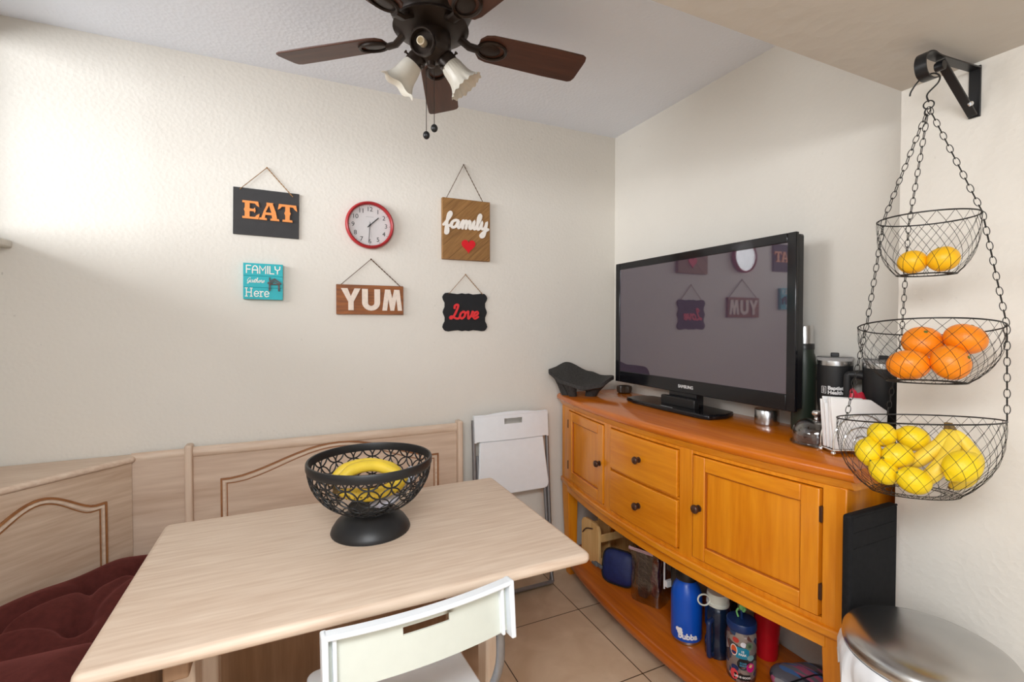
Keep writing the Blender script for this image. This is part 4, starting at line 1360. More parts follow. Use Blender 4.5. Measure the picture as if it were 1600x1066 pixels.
MB().ell((1.52, 0.965, SHZ + 0.047), (0.110, 0.105, 0.045), Matrix.Rotation(rad(-25), 3, 'Z'), 40, 18, lambda d: 1.0 / max(1e-3, ((abs(d.x) ** 4 + abs(d.y) ** 4) ** 0.5 + abs(d.z) ** 2) ** 0.5) * (1 + 0.02 * sin(9 * d.x) * cos(8 * d.y))).build('bag_body', pm, t)
MB().tube([(1.43, 0.98, SHZ + 0.088), (1.52, 0.965, SHZ + 0.0935), (1.60, 0.935, SHZ + 0.087)], 0.0025, n=6).build('zip', M_BLACK, t)

# black fabric organiser standing at the end of the sideboard
t = thing('storage_bag', 'flat black fabric bag standing between the sideboard end and the steel bin', 'bag', (1.345, 0.712, 0))
M_BLKF = plain('black_canvas', (0.009, 0.009, 0.010, 1), rough=0.85, spec=0.25, var=0.2, scale=80, bump=0.4, bscale=500)
MB().bb(1.245, 1.448, 0.702, 0.7255, 0.0, 0.885).build('bag_body', M_BLKF, t, bev=0.008, segs=3)
MB().tube([(1.251, 0.7025, 0.8835), (1.35, 0.7015, 0.8835), (1.440, 0.7025, 0.8835)], 0.003, n=8).build('top_binding', M_BLKF, t)
for z in (0.84, 0.80):
    MB().bb(1.256, 1.437, 0.7008, 0.7022, z, z + 0.002).build('seam', M_BLKF, t)

# ------------------------------------------------------------------ steel bin with a liner
BC = (1.243, 0.545)
t = thing('trash_can', 'brushed steel trash can with domed lid against the near right wall', 'trash can', (*BC, 0))
MB().lathe([(0.140, 0.0), (0.142, 0.02), (0.144, 0.60), (0.144, 0.628)], (*BC, 0), n=56).build('can_body', M_STEEL, t, ang=50)
MB().lathe([(0.1455, 0.0), (0.1465, 0.004), (0.1465, 0.03), (0.1445, 0.034)], (*BC, 0), n=48).build('base_ring', M_BLACK, t)
MB().lathe([(0.147, 0.632), (0.151, 0.636), (0.1525, 0.646), (0.151, 0.656), (0.145, 0.664), (0.132, 0.671), (0.11, 0.677), (0.06, 0.682), (0.0, 0.683)], (*BC, 0), n=64).build('lid', M_STEEL, t, ang=60)
m = MB()
R = []
for z, r_ in ((0.630, 0.1435), (0.6335, 0.150), (0.622, 0.157), (0.606, 0.160), (0.590, 0.158), (0.574, 0.156)):
    ring = []
    ww = (0.6335 - z) / 0.06
    for k in range(140):
        a = 2 * pi * k / 140
        rr_ = r_ + ww * (0.006 * sin(11 * a) + 0.005 * sin(23 * a + 1) + 0.003 * sin(37 * a + 2))
        dz = ww * (0.022 * (0.5 + 0.5 * sin(5 * a + 0.6)) + 0.012 * sin(13 * a) + 0.007 * sin(29 * a + 0.4))
        ring.append((BC[0] + rr_ * cos(a), min(0.6975, BC[1] + rr_ * sin(a)), z - dz))
    R.append(ring)
m.rings(R, cap0=False, cap1=False)
m.build('bin_liner', plain('white_bin_liner', srgb(226, 228, 232), rough=0.4, var=0.02), t)

# ------------------------------------------------------------------ fruit bowl on the table
FB = (0.207, 1.447)
t = thing('fruit_bowl', 'black openwork metal bowl on a round foot standing on the dining table', 'bowl', (*FB, 0.75))
MB().lathe([(0.113, 0.0), (0.114, 0.003), (0.111, 0.012), (0.099, 0.030), (0.078, 0.048), (0.060, 0.058), (0.053, 0.064), (0.053, 0.068), (0.030, 0.066), (0.0, 0.066)], (*FB, 0.75), n=56).build('foot', M_IRON, t, ang=60)
ZR = 0.957
RB = 0.176
BD = 0.146                      # bowl depth


def bowl_r(ph):
    """ph 0 at rim, pi/2 at the bottom"""
    return (RB - 0.002) * cos(ph) ** 0.85


def bowl_p(th, ph, dr=0.0):
    r_ = bowl_r(ph) + dr
    return (FB[0] + r_ * cos(th), FB[1] + r_ * sin(th), ZR - 0.006 - BD * sin(ph))


m = MB()
m.lathe([(RB - 0.005, ZR - 0.016), (RB, ZR - 0.017), (RB + 0.003, ZR - 0.010), (RB + 0.003, ZR + 0.004), (RB + 0.001, ZR + 0.008), (RB - 0.004, ZR + 0.008), (RB - 0.006, ZR + 0.002), (RB - 0.005, ZR - 0.016)], (*FB, 0), n=72, cap0=False, cap1=False)
m.build('rim', M_IRON, t, ang=60)
m = MB()
NC = 18
# arc length over radius down the side, so the rings stay round as the bowl narrows
tab = [(0.0, 0.0)]
pp = Vector(bowl_p(0, 0.0))
for k in range(1, 400):
    ph = 1.08 * k / 399
    qq = Vector(bowl_p(0, ph))
    tab.append((tab[-1][0] + (qq - pp).length / bowl_r(ph), ph))
    pp = qq


def ph_of(psi):
    psi = max(0.0, min(tab[-1][0], psi))
    lo, hi = 0, len(tab) - 1
    while hi - lo > 1:
        md = (lo + hi) // 2
        if tab[md][0] <= psi:
            lo = md
        else:
            hi = md
    return tab[lo][1] + (tab[hi][1] - tab[lo][1]) * (psi - tab[lo][0]) / max(1e-9, tab[hi][0] - tab[lo][0])


AA = 2 * pi / NC
nrow = int(tab[-1][0] / (AA / 2))
for i in range(nrow + 1):
    for k in range(NC):
        th0 = AA * (k + 0.5 * (i % 2))
        run = []
        for j in range(29):
            a = 2 * pi * j / 28 + pi / 2
            ps = i * AA / 2 - (AA / 2) * sin(a)
            if ps < -0.004 or ps > tab[-1][0]:
                if len(run) > 2:
                    m.tube(run, 0.0024 - 0.0009 * i / nrow, n=6)
                run = []
                continue
            run.append(bowl_p(th0 + (AA / 2) * cos(a), ph_of(ps), 0.0004 * (i % 2)))
        if len(run) > 2:
            m.tube(run, 0.0024 - 0.0009 * i / nrow, n=6)
m.build('lattice', M_IRON, t, ang=60)
MB().lathe([(0.064, 0.818), (0.067, 0.822), (0.062, 0.828), (0.050, 0.820), (0.0, 0.8165)], (*FB, 0), n=40).build('bowl_bottom', M_IRON, t)


M_BAN = None
pm, nt, p = newmat('ripe_banana')
tc = N(nt, 'ShaderNodeTexCoord')
n1 = N(nt, 'ShaderNodeTexNoise'); n1.inputs['Scale'].default_value = 9; n1.inputs['Detail'].default_value = 3
n2 = N(nt, 'ShaderNodeTexNoise'); n2.inputs['Scale'].default_value = 85; n2.inputs['Detail'].default_value = 2
for n_ in (n1, n2):
    nt.links.new(tc.outputs['Object'], n_.inputs['Vector'])
r1 = N(nt, 'ShaderNodeValToRGB'); r1.color_ramp.elements[0].color = srgb(208, 158, 40); r1.color_ramp.elements[1].color = srgb(244, 206, 62)
r1.color_ramp.elements[0].position = 0.35; r1.color_ramp.elements[1].position = 0.62
r2 = N(nt, 'ShaderNodeMapRange'); r2.inputs[1].default_value = 0.60; r2.inputs[2].default_value = 0.68
mx = N(nt, 'ShaderNodeMix', data_type='RGBA'); mx.inputs['B'].default_value = srgb(88, 56, 26)
nt.links.new(n1.outputs['Fac'], r1.inputs['Fac']); nt.links.new(n2.outputs['Fac'], r2.inputs[0]); nt.links.new(r2.outputs[0], mx.inputs['Factor']); nt.links.new(r1.outputs['Color'], mx.inputs['A']); nt.links.new(mx.outputs['Result'], p.inputs['Base Color'])
p.inputs['Roughness'].default_value = 0.45
M_BAN = pm
M_BANY = plain('fresh_banana', srgb(236, 204, 66), rough=0.45, var=0.10, scale=14)
M_STEM = plain('banana_stem', srgb(112, 88, 48), rough=0.7, var=0.3, scale=60)
M_PLUM = plain('overripe_plantain', srgb(58, 38, 26), rough=0.5, var=0.5, scale=30)


def banana(pts, r0, mat, label, group=None, name='banana', stem=True):
    P = spline(pts, 6)
    n = len(P)
    rr_ = []
    for i in range(n):
        u = i / (n - 1)
        k = 1.0
        if u < 0.22:
            k = 0.30 + 0.70 * (u / 0.22) ** 0.7
        if u > 0.80:
            k = 0.28 + 0.72 * ((1 - u) / 0.20) ** 0.6
        rr_.append(r0 * k)
    t_ = thing(name, label, 'banana', tuple(P[0]), group)
    MB().tube(P, rr_, n=10).build('peel', mat, t_, ang=50)
    if stem:
        MB().tube([P[0], tuple(Vector(P[0]) + (Vector(P[0]) - Vector(P[2])).normalized() * 0.016)], [r0 * 0.36, r0 * 0.40], n=8).build('stem', M_STEM, t_)
    MB().ell(P[-1], (r0 * 0.24,) * 3, nu=10, nv=8).build('tip', M_STEM, t_)
    return t_


fx, fy = FB
banana([(fx - 0.098, fy - 0.020, 0.905), (fx - 0.05, fy + 0.005, 0.932), (fx + 0.02, fy + 0.015, 0.932), (fx + 0.085, fy + 0.0, 0.898), (fx + 0.10, fy - 0.01, 0.88)], 0.0175, M_BANY, 'yellow banana lying highest across the fruit bowl')
banana([(fx - 0.108, fy + 0.035, 0.900), (fx - 0.065, fy + 0.048, 0.925), (fx, fy + 0.058, 0.930), (fx + 0.06, fy + 0.055, 0.913), (fx + 0.10, fy + 0.05, 0.89)], 0.0175, M_BANY, 'pale yellow banana behind the topmost one in the fruit bowl')
banana([(fx - 0.095, fy - 0.062, 0.895), (fx - 0.05, fy - 0.068, 0.882), (fx + 0.0, fy - 0.07, 0.876), (fx + 0.055, fy - 0.066, 0.888), (fx + 0.09, fy - 0.055, 0.905)], 0.0185, M_BAN, 'brown-speckled banana at the near side of the fruit bowl')
banana([(fx - 0.075, fy - 0.012, 0.868), (fx - 0.03, fy - 0.005, 0.860), (fx + 0.03, fy - 0.003, 0.862), (fx + 0.085, fy - 0.012, 0.875)], 0.017, M_PLUM, 'dark overripe plantain at the bottom of the fruit bowl', name='plantain')
t = thing('paper_packet', 'white and blue paper packet tucked under the bananas in the bowl', 'packet', (fx + 0.05, fy, 0.84))
MB().ell((fx + 0.035, fy - 0.035, 0.842), (0.045, 0.040, 0.010), Matrix.Rotation(rad(-10), 3, 'Y'), 30, 12, crinkle).build('packet_body', plain('pale_lilac_paper', srgb(214, 214, 232), rough=0.5, var=0.12, scale=40), t)
t = thing('paper_wrapper', 'crumpled white wrapper against the right side of the fruit bowl', 'wrapper', (fx + 0.12, fy + 0.02, 0.88))
MB().ell((fx + 0.120, fy + 0.022, 0.888), (0.010, 0.040, 0.026), Matrix.Rotation(rad(25), 3, 'Y'), 26, 12, crinkle).build('wrapper_body', plain('white_blue_paper', srgb(200, 210, 232), rough=0.5, var=0.15, scale=50), t)

# ------------------------------------------------------------------ hanging basket, its bracket and fruit
HX, HY = 1.28, 0.575
br = thing('shelf_bracket', 'black folding metal bracket screwed to the near right wall under the soffit', 'bracket', (XN, HY, 1.91))
hw = 0.011
m = MB()
m.bb(XN - 0.006, XN - 0.0005, HY - hw, HY + hw, 1.852, 1.972)
m.build('wall_strip', M_BLACK, br, bev=0.001)
m = MB()
pts = spline([(XN - 0.004, HY, 1.966), (1.40, HY, 1.960), (1.31, HY, 1.954), (1.277, HY, 1.956), (1.252, HY, 1.946), (1.243, HY, 1.925), (1.252, HY, 1.904), (1.275, HY, 1.898), (1.300, HY, 1.906)], 6)
R = []
for i, pnt in enumerate(pts):
    a = Vector(pts[max(0, i - 1)]); b_ = Vector(pts[min(len(pts) - 1, i + 1)])
    tn = (b_ - a).normalized(); nn = Vector((-tn.z, 0, tn.x)) * 0.0016
    q = Vector(pnt)
    R.append([q + nn + Vector((0, -hw, 0)), q + nn + Vector((0, hw, 0)), q - nn + Vector((0, hw, 0)), q - nn + Vector((0, -hw, 0))])
m.rings(R)
m.build('arm', M_BLACK, br, ang=50)
d0, d1 = Vector((1.325, HY, 1.950)), Vector((XN - 0.012, HY, 1.855))
dv_ = d1 - d0
ang_ = math.atan2(-dv_.z, dv_.x)
MB().box((d0 + d1) / 2, (dv_.length, 0.018, 0.005), Matrix.Rotation(ang_, 3, 'Y')).build('brace', M_BLACK, br, bev=0.001)
MB().lathe([(0.010, 0), (0.010, 0.016), (0.0, 0.016)], (1.320, HY + 0.006, 1.936), n=16, axis=(0, -1, 0)).build('pivot', M_BLACK, br)
q = d0 + dv_ * 0.80
MB().lathe([(0.006, 0), (0.005, 0.003), (0, 0.0035)], (q.x - 0.002, HY - 0.008, q.z), n=14, axis=(-0.5, -0.8, -0.2)).build('rivet', M_CHROME, br)

hb = thing('hanging_basket', 'three-tier black wire hanging basket on chains hung from the wall bracket', 'basket', (HX, HY, 1.0))
vv_ = Vector((0.913, 0.408, 0)); rv_ = Vector((0.408, -0.913, 0)); zv = Vector((0, 0, 1))
tiers = [  # rim z, rim radius, depth, bottom radius, tilt (far side down, degrees)
    (1.594, 0.088, 0.125, 0.052, 0.0, 0.0, 0.0), (1.352, 0.124, 0.122, 0.070, 9.0, 0.03, 0.003), (1.145, 0.145, 0.165, 0.080, 4.5, 0.095, -0.015)]


def tier_pt(T, a, u, r_extra=0.0):
    """a around (0 = picture right), u 0 at rim .. 1 at the bottom"""
    zr, rr0, dp, rb, tl, lt_, lo_ = T
    s_ = (rr0 - rb) * (1 - u ** 3.0) + rb if u <= 1 else rb
    if u > 1:                                            # flat bottom, towards the centre
        s_ = rb * (2 - u); zz = -dp
    else:
        zz = -dp * (1 - (1 - u) ** 1.0) if u < 1 else -dp
    s_ += r_extra
    lat, far = s_ * cos(a), s_ * sin(a)
    zt = zz - math.tan(rad(tl)) * far + lt_ * lat
    return Vector((HX, HY, zr)) + rv_ * (lat + lo_) + vv_ * far + zv * zt


for T in tiers:
    tier = MB()
    tier.tube([tier_pt(T, 2 * pi * k / 60, 0) for k in range(60)], 0.0016, n=6, closed=True)
    bk_ = tier.build('basket_tier', M_WIRE, hb)
    nw = int(T[1] / 0.088 * 18)
    wires = MB()
    for sgn in (1, -1):
        for k in range(nw):
            pts = []
            for j in range(13):
                u = 1.35 * j / 12
                a = 2 * pi * k / nw + sgn * (u * 0.95)
                pts.append(tier_pt(T, a, u, 0.0008 * sgn))
            wires.tube(pts, 0.00045, n=4)
    wires.build('wire_mesh', M_WIRE, bk_, smooth=False)
    rg = MB()
    for u, r_ in ((1.0, 0.0009), (1.35, 0.0008)):
        rg.tube([tier_pt(T, 2 * pi * k / 50, u) for k in range(50)], r_, n=5, closed=True)
    rg.build('base_ring', M_WIRE, bk_)


def chain(a, b, parent):
    a, b = Vector(a), Vector(b)
    L = (b - a).length
    n = max(3, int(round(L / 0.0165)))
    d = (b - a).normalized()
    x = d.orthogonal().normalized(); y = d.cross(x)
    m = MB()
    pitch = L / n
    for i in range(n):
        c_ = a + d * (pitch * (i + 0.5))
        e1 = x if i % 2 else y
        ca, sa = cos(0.6), sin(0.6)
        e1 = e1 * ca + (y if i % 2 else -x) * sa
        pts = []
        for k in range(14):
            t_ = 2 * pi * k / 14
            px, pz = cos(t_), sin(t_)
            pts.append(c_ + e1 * (0.0048 * px) + d * ((pitch * 0.5 + 0.0016) * pz))
        m.tube(pts, 0.00085, n=5, closed=True)
    m.build('chain', M_WIRE, parent)


RING = Vector((HX, HY, 1.838))
angs = (rad(0), rad(112), rad(215))
for a in angs:
    p0 = RING
    for T in tiers:
        p1 = tier_pt(T, a, 0)
        chain(p0, p1, hb)
        p0 = p1
MB().tube([RING + rv_ * (0.009 * cos(2 * pi * k / 20)) + zv * (0.009 * sin(2 * pi * k / 20) + 0.006) for k in range(20)], 0.0014, n=6, closed=True).build('top_ring', M_WIRE, hb)
MB().tube(spline([RING + zv * 0.012, RING + Vector((0, 0.003, 0.030)), RING + Vector((0.006, -0.014, 0.050)), RING + Vector((0, -0.018, 0.062)), RING + Vector((-0.004, -0.006, 0.0705)), RING + Vector((-0.004, 0.016, 0.066)), RING + Vector((-0.006, 0.030, 0.048)), RING + Vector((-0.004, 0.034, 0.038))], 6), 0.0017, n=8).build('hook', M_WIRE, hb)

M_CLEM = plain('yellow_clementine', srgb(246, 186, 20), rough=0.42, var=0.08, scale=20, bump=0.25, bscale=260)
M_ORNG = plain('orange_mandarin', srgb(244, 138, 18), rough=0.38, var=0.08, scale=16, bump=0.3, bscale=240)
M_LEM = plain('lemon_peel', srgb(240, 206, 24), rough=0.42, var=0.08, scale=16, bump=0.35, bscale=260)
M_CALYX = plain('green_calyx', srgb(92, 104, 40), rough=0.7)


def fr(lat, dv, z):
    return Vector((HX, HY, z)) + rv_ * lat + vv_ * dv


def round_fruit(name, cat, p, r, mat, label, group, axis, squash=0.88):
    t_ = thing(name, label, cat, tuple(p), group)
    ax = Vector(axis).normalized()
    q_ = Vector((0, 0, 1)).rotation_difference(ax).to_matrix()
    MB().ell(p, (r, r, r * squash), q_, 28, 16, lambda d: 1 - 0.05 * math.exp(-((1 - abs(d.z)) / 0.05)) + 0.012 * cos(9 * math.atan2(d.y, d.x)) * abs(d.z) ** 3).build('fruit_peel', mat, t_)
    MB().ell(Vector(p) + ax * (r * squash * 0.965), (r * 0.10, r * 0.10, r * 0.05), q_, 10, 6).build('stem_end', M_CALYX, t_)
    return t_


def lemon(p, r, axis, label):
    t_ = thing('lemon', label, 'lemon', tuple(p), 'lemons in the lowest wire basket')
    ax = Vector(axis).normalized()
    q_ = Vector((0, 0, 1)).rotation_difference(ax).to_matrix()
    MB().ell(p, (r, r, r * 1.16), q_, 28, 20, lambda d: 1 + 0.13 * math.exp(-((1 - abs(d.z)) / 0.028)) - 0.035 * math.exp(-((0.90 - abs(d.z)) / 0.06) ** 2)).build('fruit_peel', M_LEM, t_)
    MB().ell(Vector(p) - ax * (r * 1.29), (r * 0.09, r * 0.09, r * 0.06), q_, 10, 6).build('stem_end', M_CALYX, t_)
    return t_


round_fruit('clementine', 'clementine', fr(-0.0235, 0.004, 1.4995), 0.0275, M_CLEM, 'yellow clementine nearer the TV in the top wire basket', 'clementines in the top wire basket', (0.2, 0.1, 1), 0.95)
round_fruit('clementine', 'clementine', fr(0.028, -0.008, 1.5005), 0.0285, M_CLEM, 'yellow clementine nearer the wall bracket in the top wire basket', 'clementines in the top wire basket', (-0.2, 0.3, 1), 0.95)
gm = 'mandarins in the middle wire basket'
round_fruit('mandarin', 'mandarin', fr(-0.004, 0.03, 1.318), 0.0385, M_ORNG, 'orange mandarin on top of the pile with its stem end showing, middle basket', gm, (-0.6, -0.5, 0.9), 0.85)
round_fruit('mandarin', 'mandarin', fr(0.066, 0.015, 1.327), 0.0375, M_ORNG, 'orange mandarin highest and nearest the wall, middle basket', gm, (0.3, -0.3, 1), 0.86)
round_fruit('mandarin', 'mandarin', fr(-0.027, -0.022, 1.268), 0.0395, M_ORNG, 'orange mandarin at the lower TV side of the middle basket', gm, (0.2, 0.2, 1), 0.84)
round_fruit('mandarin', 'mandarin', fr(0.042, -0.026, 1.277), 0.0375, M_ORNG, 'orange mandarin nearest the room, lower middle basket', gm, (0.1, -0.9, 0.4), 0.88)
lemon(fr(-0.074, 0.016, 1.098), 0.0285, (-0.75, -0.5, -0.1), 'yellow lemon uppermost on the TV side of the lowest basket, stem end showing')
lemon(fr(-0.018, 0.040, 1.093), 0.0285, (0.5, -0.85, -0.35), 'yellow lemon uppermost beside the banana stem side, lowest basket')
lemon(fr(-0.097, -0.014, 1.060), 0.0265, (0.2, 0.1, 1.0), 'yellow lemon farthest to the TV side of the lowest basket')
lemon(fr(-0.043, -0.018, 1.060), 0.0275, (0.9, -0.3, 0.1), 'yellow lemon in the middle of the lemon pile, lowest basket')
lemon(fr(-0.066, -0.032, 1.022), 0.0270, (0.5, -0.5, -0.6), 'pale yellow lemon with worn tip at the bottom TV side, lowest basket')
lemon(fr(-0.014, -0.052, 1.018), 0.0285, (0.75, -0.5, -0.45), 'yellow lemon lying lowest with its tip pointing down, lowest basket')
lemon(fr(0.062, -0.046, 1.062), 0.0310, (0.5, -0.3, 0.6), 'yellow lemon leaning on the bananas at the wall side, lowest basket')
top = fr(0.040, 0.038, 1.122)
gb = 'bananas in the lowest wire basket'
banana([top, fr(0.036, 0.022, 1.100), fr(0.018, 0.008, 1.078), fr(-0.006, 0.004, 1.054), fr(-0.024, 0.012, 1.034)], 0.0155, M_BANY, 'yellow banana of the bunch lying closest to the lemon pile', gb)
banana([top + rv_ * 0.006, fr(0.048, 0.014, 1.096), fr(0.036, -0.012, 1.062), fr(0.018, -0.026, 1.034), fr(0.004, -0.020, 1.008)], 0.0160, M_BANY, 'yellow banana in the middle of the bunch, lowest basket', gb)
banana([top + rv_ * 0.012, fr(0.068, 0.034, 1.096), fr(0.086, 0.030, 1.062), fr(0.074, 0.020, 1.024), fr(0.046, 0.010, 1.000)], 0.0155, M_BANY, 'greenish yellow banana of the bunch curving by the wall', gb)

# ------------------------------------------------------------------ ceiling fan
FX, FY, FZ = 0.392, 1.438, 2.24
fan = thing('ceiling_fan', 'dark bronze ceiling fan with five walnut blades and two frosted shades', 'ceiling fan', (FX, FY, HC))
MB().lathe([(0.088, HC - 0.001), (0.092, HC - 0.02), (0.110, HC - 0.045), (0.128, HC - 0.075), (0.130, HC - 0.12), (0.118, HC - 0.145), (0.105, HC - 0.155), (0.100, HC - 0.165)], (FX, FY, 0), n=48).build('motor_housing', M_BRONZE, fan, ang=50)
MB().lathe([(0.095, 2.276), (0.112, 2.268), (0.115, 2.258), (0.085, 2.246), (0.060, 2.240)], (FX, FY, 0), n=48).build('flywheel', M_BRONZE, fan, ang=50)
MB().lathe([(0.052, 2.252), (0.058, 2.244), (0.060, 2.236), (0.062, 2.206), (0.058, 2.190), (0.046, 2.176), (0.030, 2.166), (0.013, 2.160), (0.012, 2.148), (0.0, 2.145)], (FX, FY, 0), n=40).build('switch_housing', M_BRONZE, fan, ang=50)
for deg_ in (141.1, 69.1, 357.1, 285.1, 213.1):
    a = rad(deg_)
    rot = Matrix.Rotation(a, 4, 'Z')
    base = Matrix.Translation((FX, FY, FZ)) @ rot
    tilt = base @ Matrix.Rotation(rad(-13), 4, 'X')
    pl = []
    for x, hw_ in ((0.150, 0.030), (0.165, 0.048), (0.19, 0.055), (0.40, 0.062), (0.50, 0.062), (0.513, 0.056), (0.518, 0.040)):
        pl.append((x, hw_))
    poly = [(x, -h_) for x, h_ in pl] + [(x, h_) for x, h_ in reversed(pl)]
    bo = MB().prism(poly, -0.003, 0.003).build('blade', M_WALNUT, fan, bev=0.002, world=False)
    bo.matrix_local = Matrix.Translation(-Vector(fan.location)) @ tilt
    ir = MB()
    ir.tube([(0.07, 0, 0.022), (0.09, 0, 0.014), (0.12, 0, -0.008), (0.15, 0, -0.011)], 0.009, n=8, flat=1.7)
    n_ = 22
    ring = [(0.195 + 0.047 * cos(2 * pi * k / n_), 0.034 * sin(2 * pi * k / n_), -0.0065) for k in range(n_)]
    ir.tube(ring, 0.0055, n=6, closed=True)
    ir.ell((0.188, 0, -0.0055), (0.036, 0.024, 0.004), nu=18, nv=8)
    io = ir.build('blade_iron', M_BRONZE, fan, world=False)
    io.matrix_local = Matrix.Translation(-Vector(fan.location)) @ tilt
vh = Vector((0.419, 0.908, 0)); rh = Vector((0.908, -0.419, 0))
FC = Vector((FX, FY, 0))


def socket(direction, start_z, with_shade, ruffle, k0=1.0):
    d = direction.normalized()
    s0 = FC + Vector((d.x, d.y, 0)).normalized() * (0.018 if with_shade else 0.036) + zv * start_z
    neck = s0 + d * (0.030 if with_shade else 0.018)
    so = MB().tube([FC + zv * (start_z + 0.004) + Vector((d.x, d.y, 0)).normalized() * 0.02, s0, neck], [0.014, 0.014, 0.015], n=14)
    so.lathe([(r_ * k0, z) for r_, z in ((0.016, 0.0), (0.026, 0.006), (0.029, 0.014), (0.029, 0.034), (0.026, 0.034), (0.024, 0.016), (0.0, 0.016))], tuple(neck - d * 0.004), n=28, axis=tuple(d))
    o = so.build('lamp_socket', M_BRONZE, fan, ang=50)
    if with_shade:
        for k in range(3):
            e1 = d.orthogonal().normalized(); e2 = d.cross(e1)
            w_ = e1 * cos(2 * pi * k / 3 + 0.5) + e2 * sin(2 * pi * k / 3 + 0.5)
            MB().lathe([(0.003, 0), (0.003, 0.008), (0.005, 0.008), (0.005, 0.012), (0, 0.012)], tuple(neck + d * 0.022 + w_ * 0.028), n=10, axis=tuple(w_)).build('thumb_screw', M_BRONZE, o)
        prof = [(0.024, 0.022), (0.026, 0.030), (0.031, 0.045), (0.034, 0.062), (0.036, 0.078), (0.040, 0.092), (0.048, 0.106), (0.057, 0.115)]
        q_ = Vector((0, 0, 1)).rotation_difference(d).to_matrix()
        m_ = MB()
        R_ = []
        nn = 72
        for side in (0, 1):
            seq = prof if side == 0 else list(reversed([(r_ - 0.0025, z) for r_, z in prof]))
            for r_, z in seq:
                ring = []
                for k in range(nn):
                    a = 2 * pi * k / nn
                    u = max(0, (z - 0.08) / 0.044)
                    rib = 0.0012 * cos(24 * a) if (ruffle and z < 0.05) else 0
                    rr_ = r_ + (0.0045 * u ** 1.5 * cos(9 * a) if ruffle else 0.004 * u * u * cos(6 * a)) + rib
                    zz = z + (0.004 * u * u * cos(18 * a) if ruffle else 0.006 * u * u * cos(6 * a))
                    ring.append(neck + q_ @ Vector((rr_ * cos(a), rr_ * sin(a), zz - 0.004)))
                R_.append(ring)
        m_.rings(R_, cap0=False, cap1=False)
        m_.build('glass_shade', M_FROST, fan, ang=80)
        MB().ell(tuple(neck + d * 0.062), (0.019, 0.019, 0.026), q_, 18, 12).build('bulb', plain('white_bulb', srgb(244, 242, 236), rough=0.3), fan)
    else:
        MB().lathe([(0.012, 0.0), (0.012, 0.030), (0.009, 0.032), (0.007, 0.020), (0, 0.018)], tuple(neck + d * 0.008), n=18, axis=tuple(d)).build('bulb_holder', plain('ivory_porcelain', srgb(226, 214, 190), rough=0.4), fan)


socket(-vh * 0.9 - rh * 0.16 - zv * 0.22, 2.188, False, False, 1.28)
socket(-rh * 0.62 + vh * 0.05 - zv * 0.78, 2.205, True, False)
socket(rh * 0.62 + vh * 0.12 - zv * 0.76, 2.205, True, True)
for dx, zb in ((-0.012, 1.931), (0.012, 1.952)):
    p0 = FC + rh * dx - vh * 0.02
    MB().tube([p0 + zv * 2.13, p0 + zv * (zb + 0.01)], 0.0011, n=6).build('pull_chain', M_BRONZE, fan)
    MB().ell(tuple(p0 + zv * zb), (0.0105, 0.0105, 0.012), nu=18, nv=12).build('pull_ball', M_BLACK, fan)

# ------------------------------------------------------------------ signs and clock on the back wall
YW = YB - 0.0012


def twine(t_, pts, r_, mat):
    MB().tube(pts, r_, n=6).build('twine', mat, t_)


def hanger(t_, apex, lft, rgt, y, mat, r_=0.0022):
    ap = Vector((apex[0], YB - 0.006, apex[1]))
    pts_l = Vector((lft[0], y, lft[1])); pts_r = Vector((rgt[0], y, rgt[1]))
    m_ = MB()
    for e in (pts_l, pts_r):
        for s_ in (0, 1):
            seq = []
            for k in range(31):
                u = k / 30
                c_ = ap + (e - ap) * u
                a = u * 34 + s_ * pi
                seq.append(c_ + Vector((0.0009 * cos(a), 0.0009 * sin(a) - 0.0, 0.0009 * cos(a))))
            m_.tube(seq, r_ * 0.62, n=5)
    m_.ell(tuple(ap), (0.0035, 0.0035, 0.0035), nu=10, nv=8)
    m_.build('twine', mat, t_)


# EAT
t = thing('wall_sign', 'charcoal wooden sign reading EAT in orange western letters, hung by twine', 'sign', (-0.094, YW, 1.83), 'signs on the back wall')
a_ = rad(-1.2)
TILT = lambda x, z: on_back(x, YW, z)
mm = on_back(-0.095, YW, 1.827) @ Matrix.Rotation(rad(-0.9), 4, 'Z')
MB().prism([(-0.124, -0.097), (0.124, -0.097), (0.124, 0.097), (-0.124, 0.097)], 0.0, 0.009, mm).build('board', plain('charcoal_board', srgb(54, 53, 54), rough=0.7, var=0.08), t, bev=0.001)
M_OR = plain('orange_letters', srgb(232, 146, 74), rough=0.5, var=0.04)


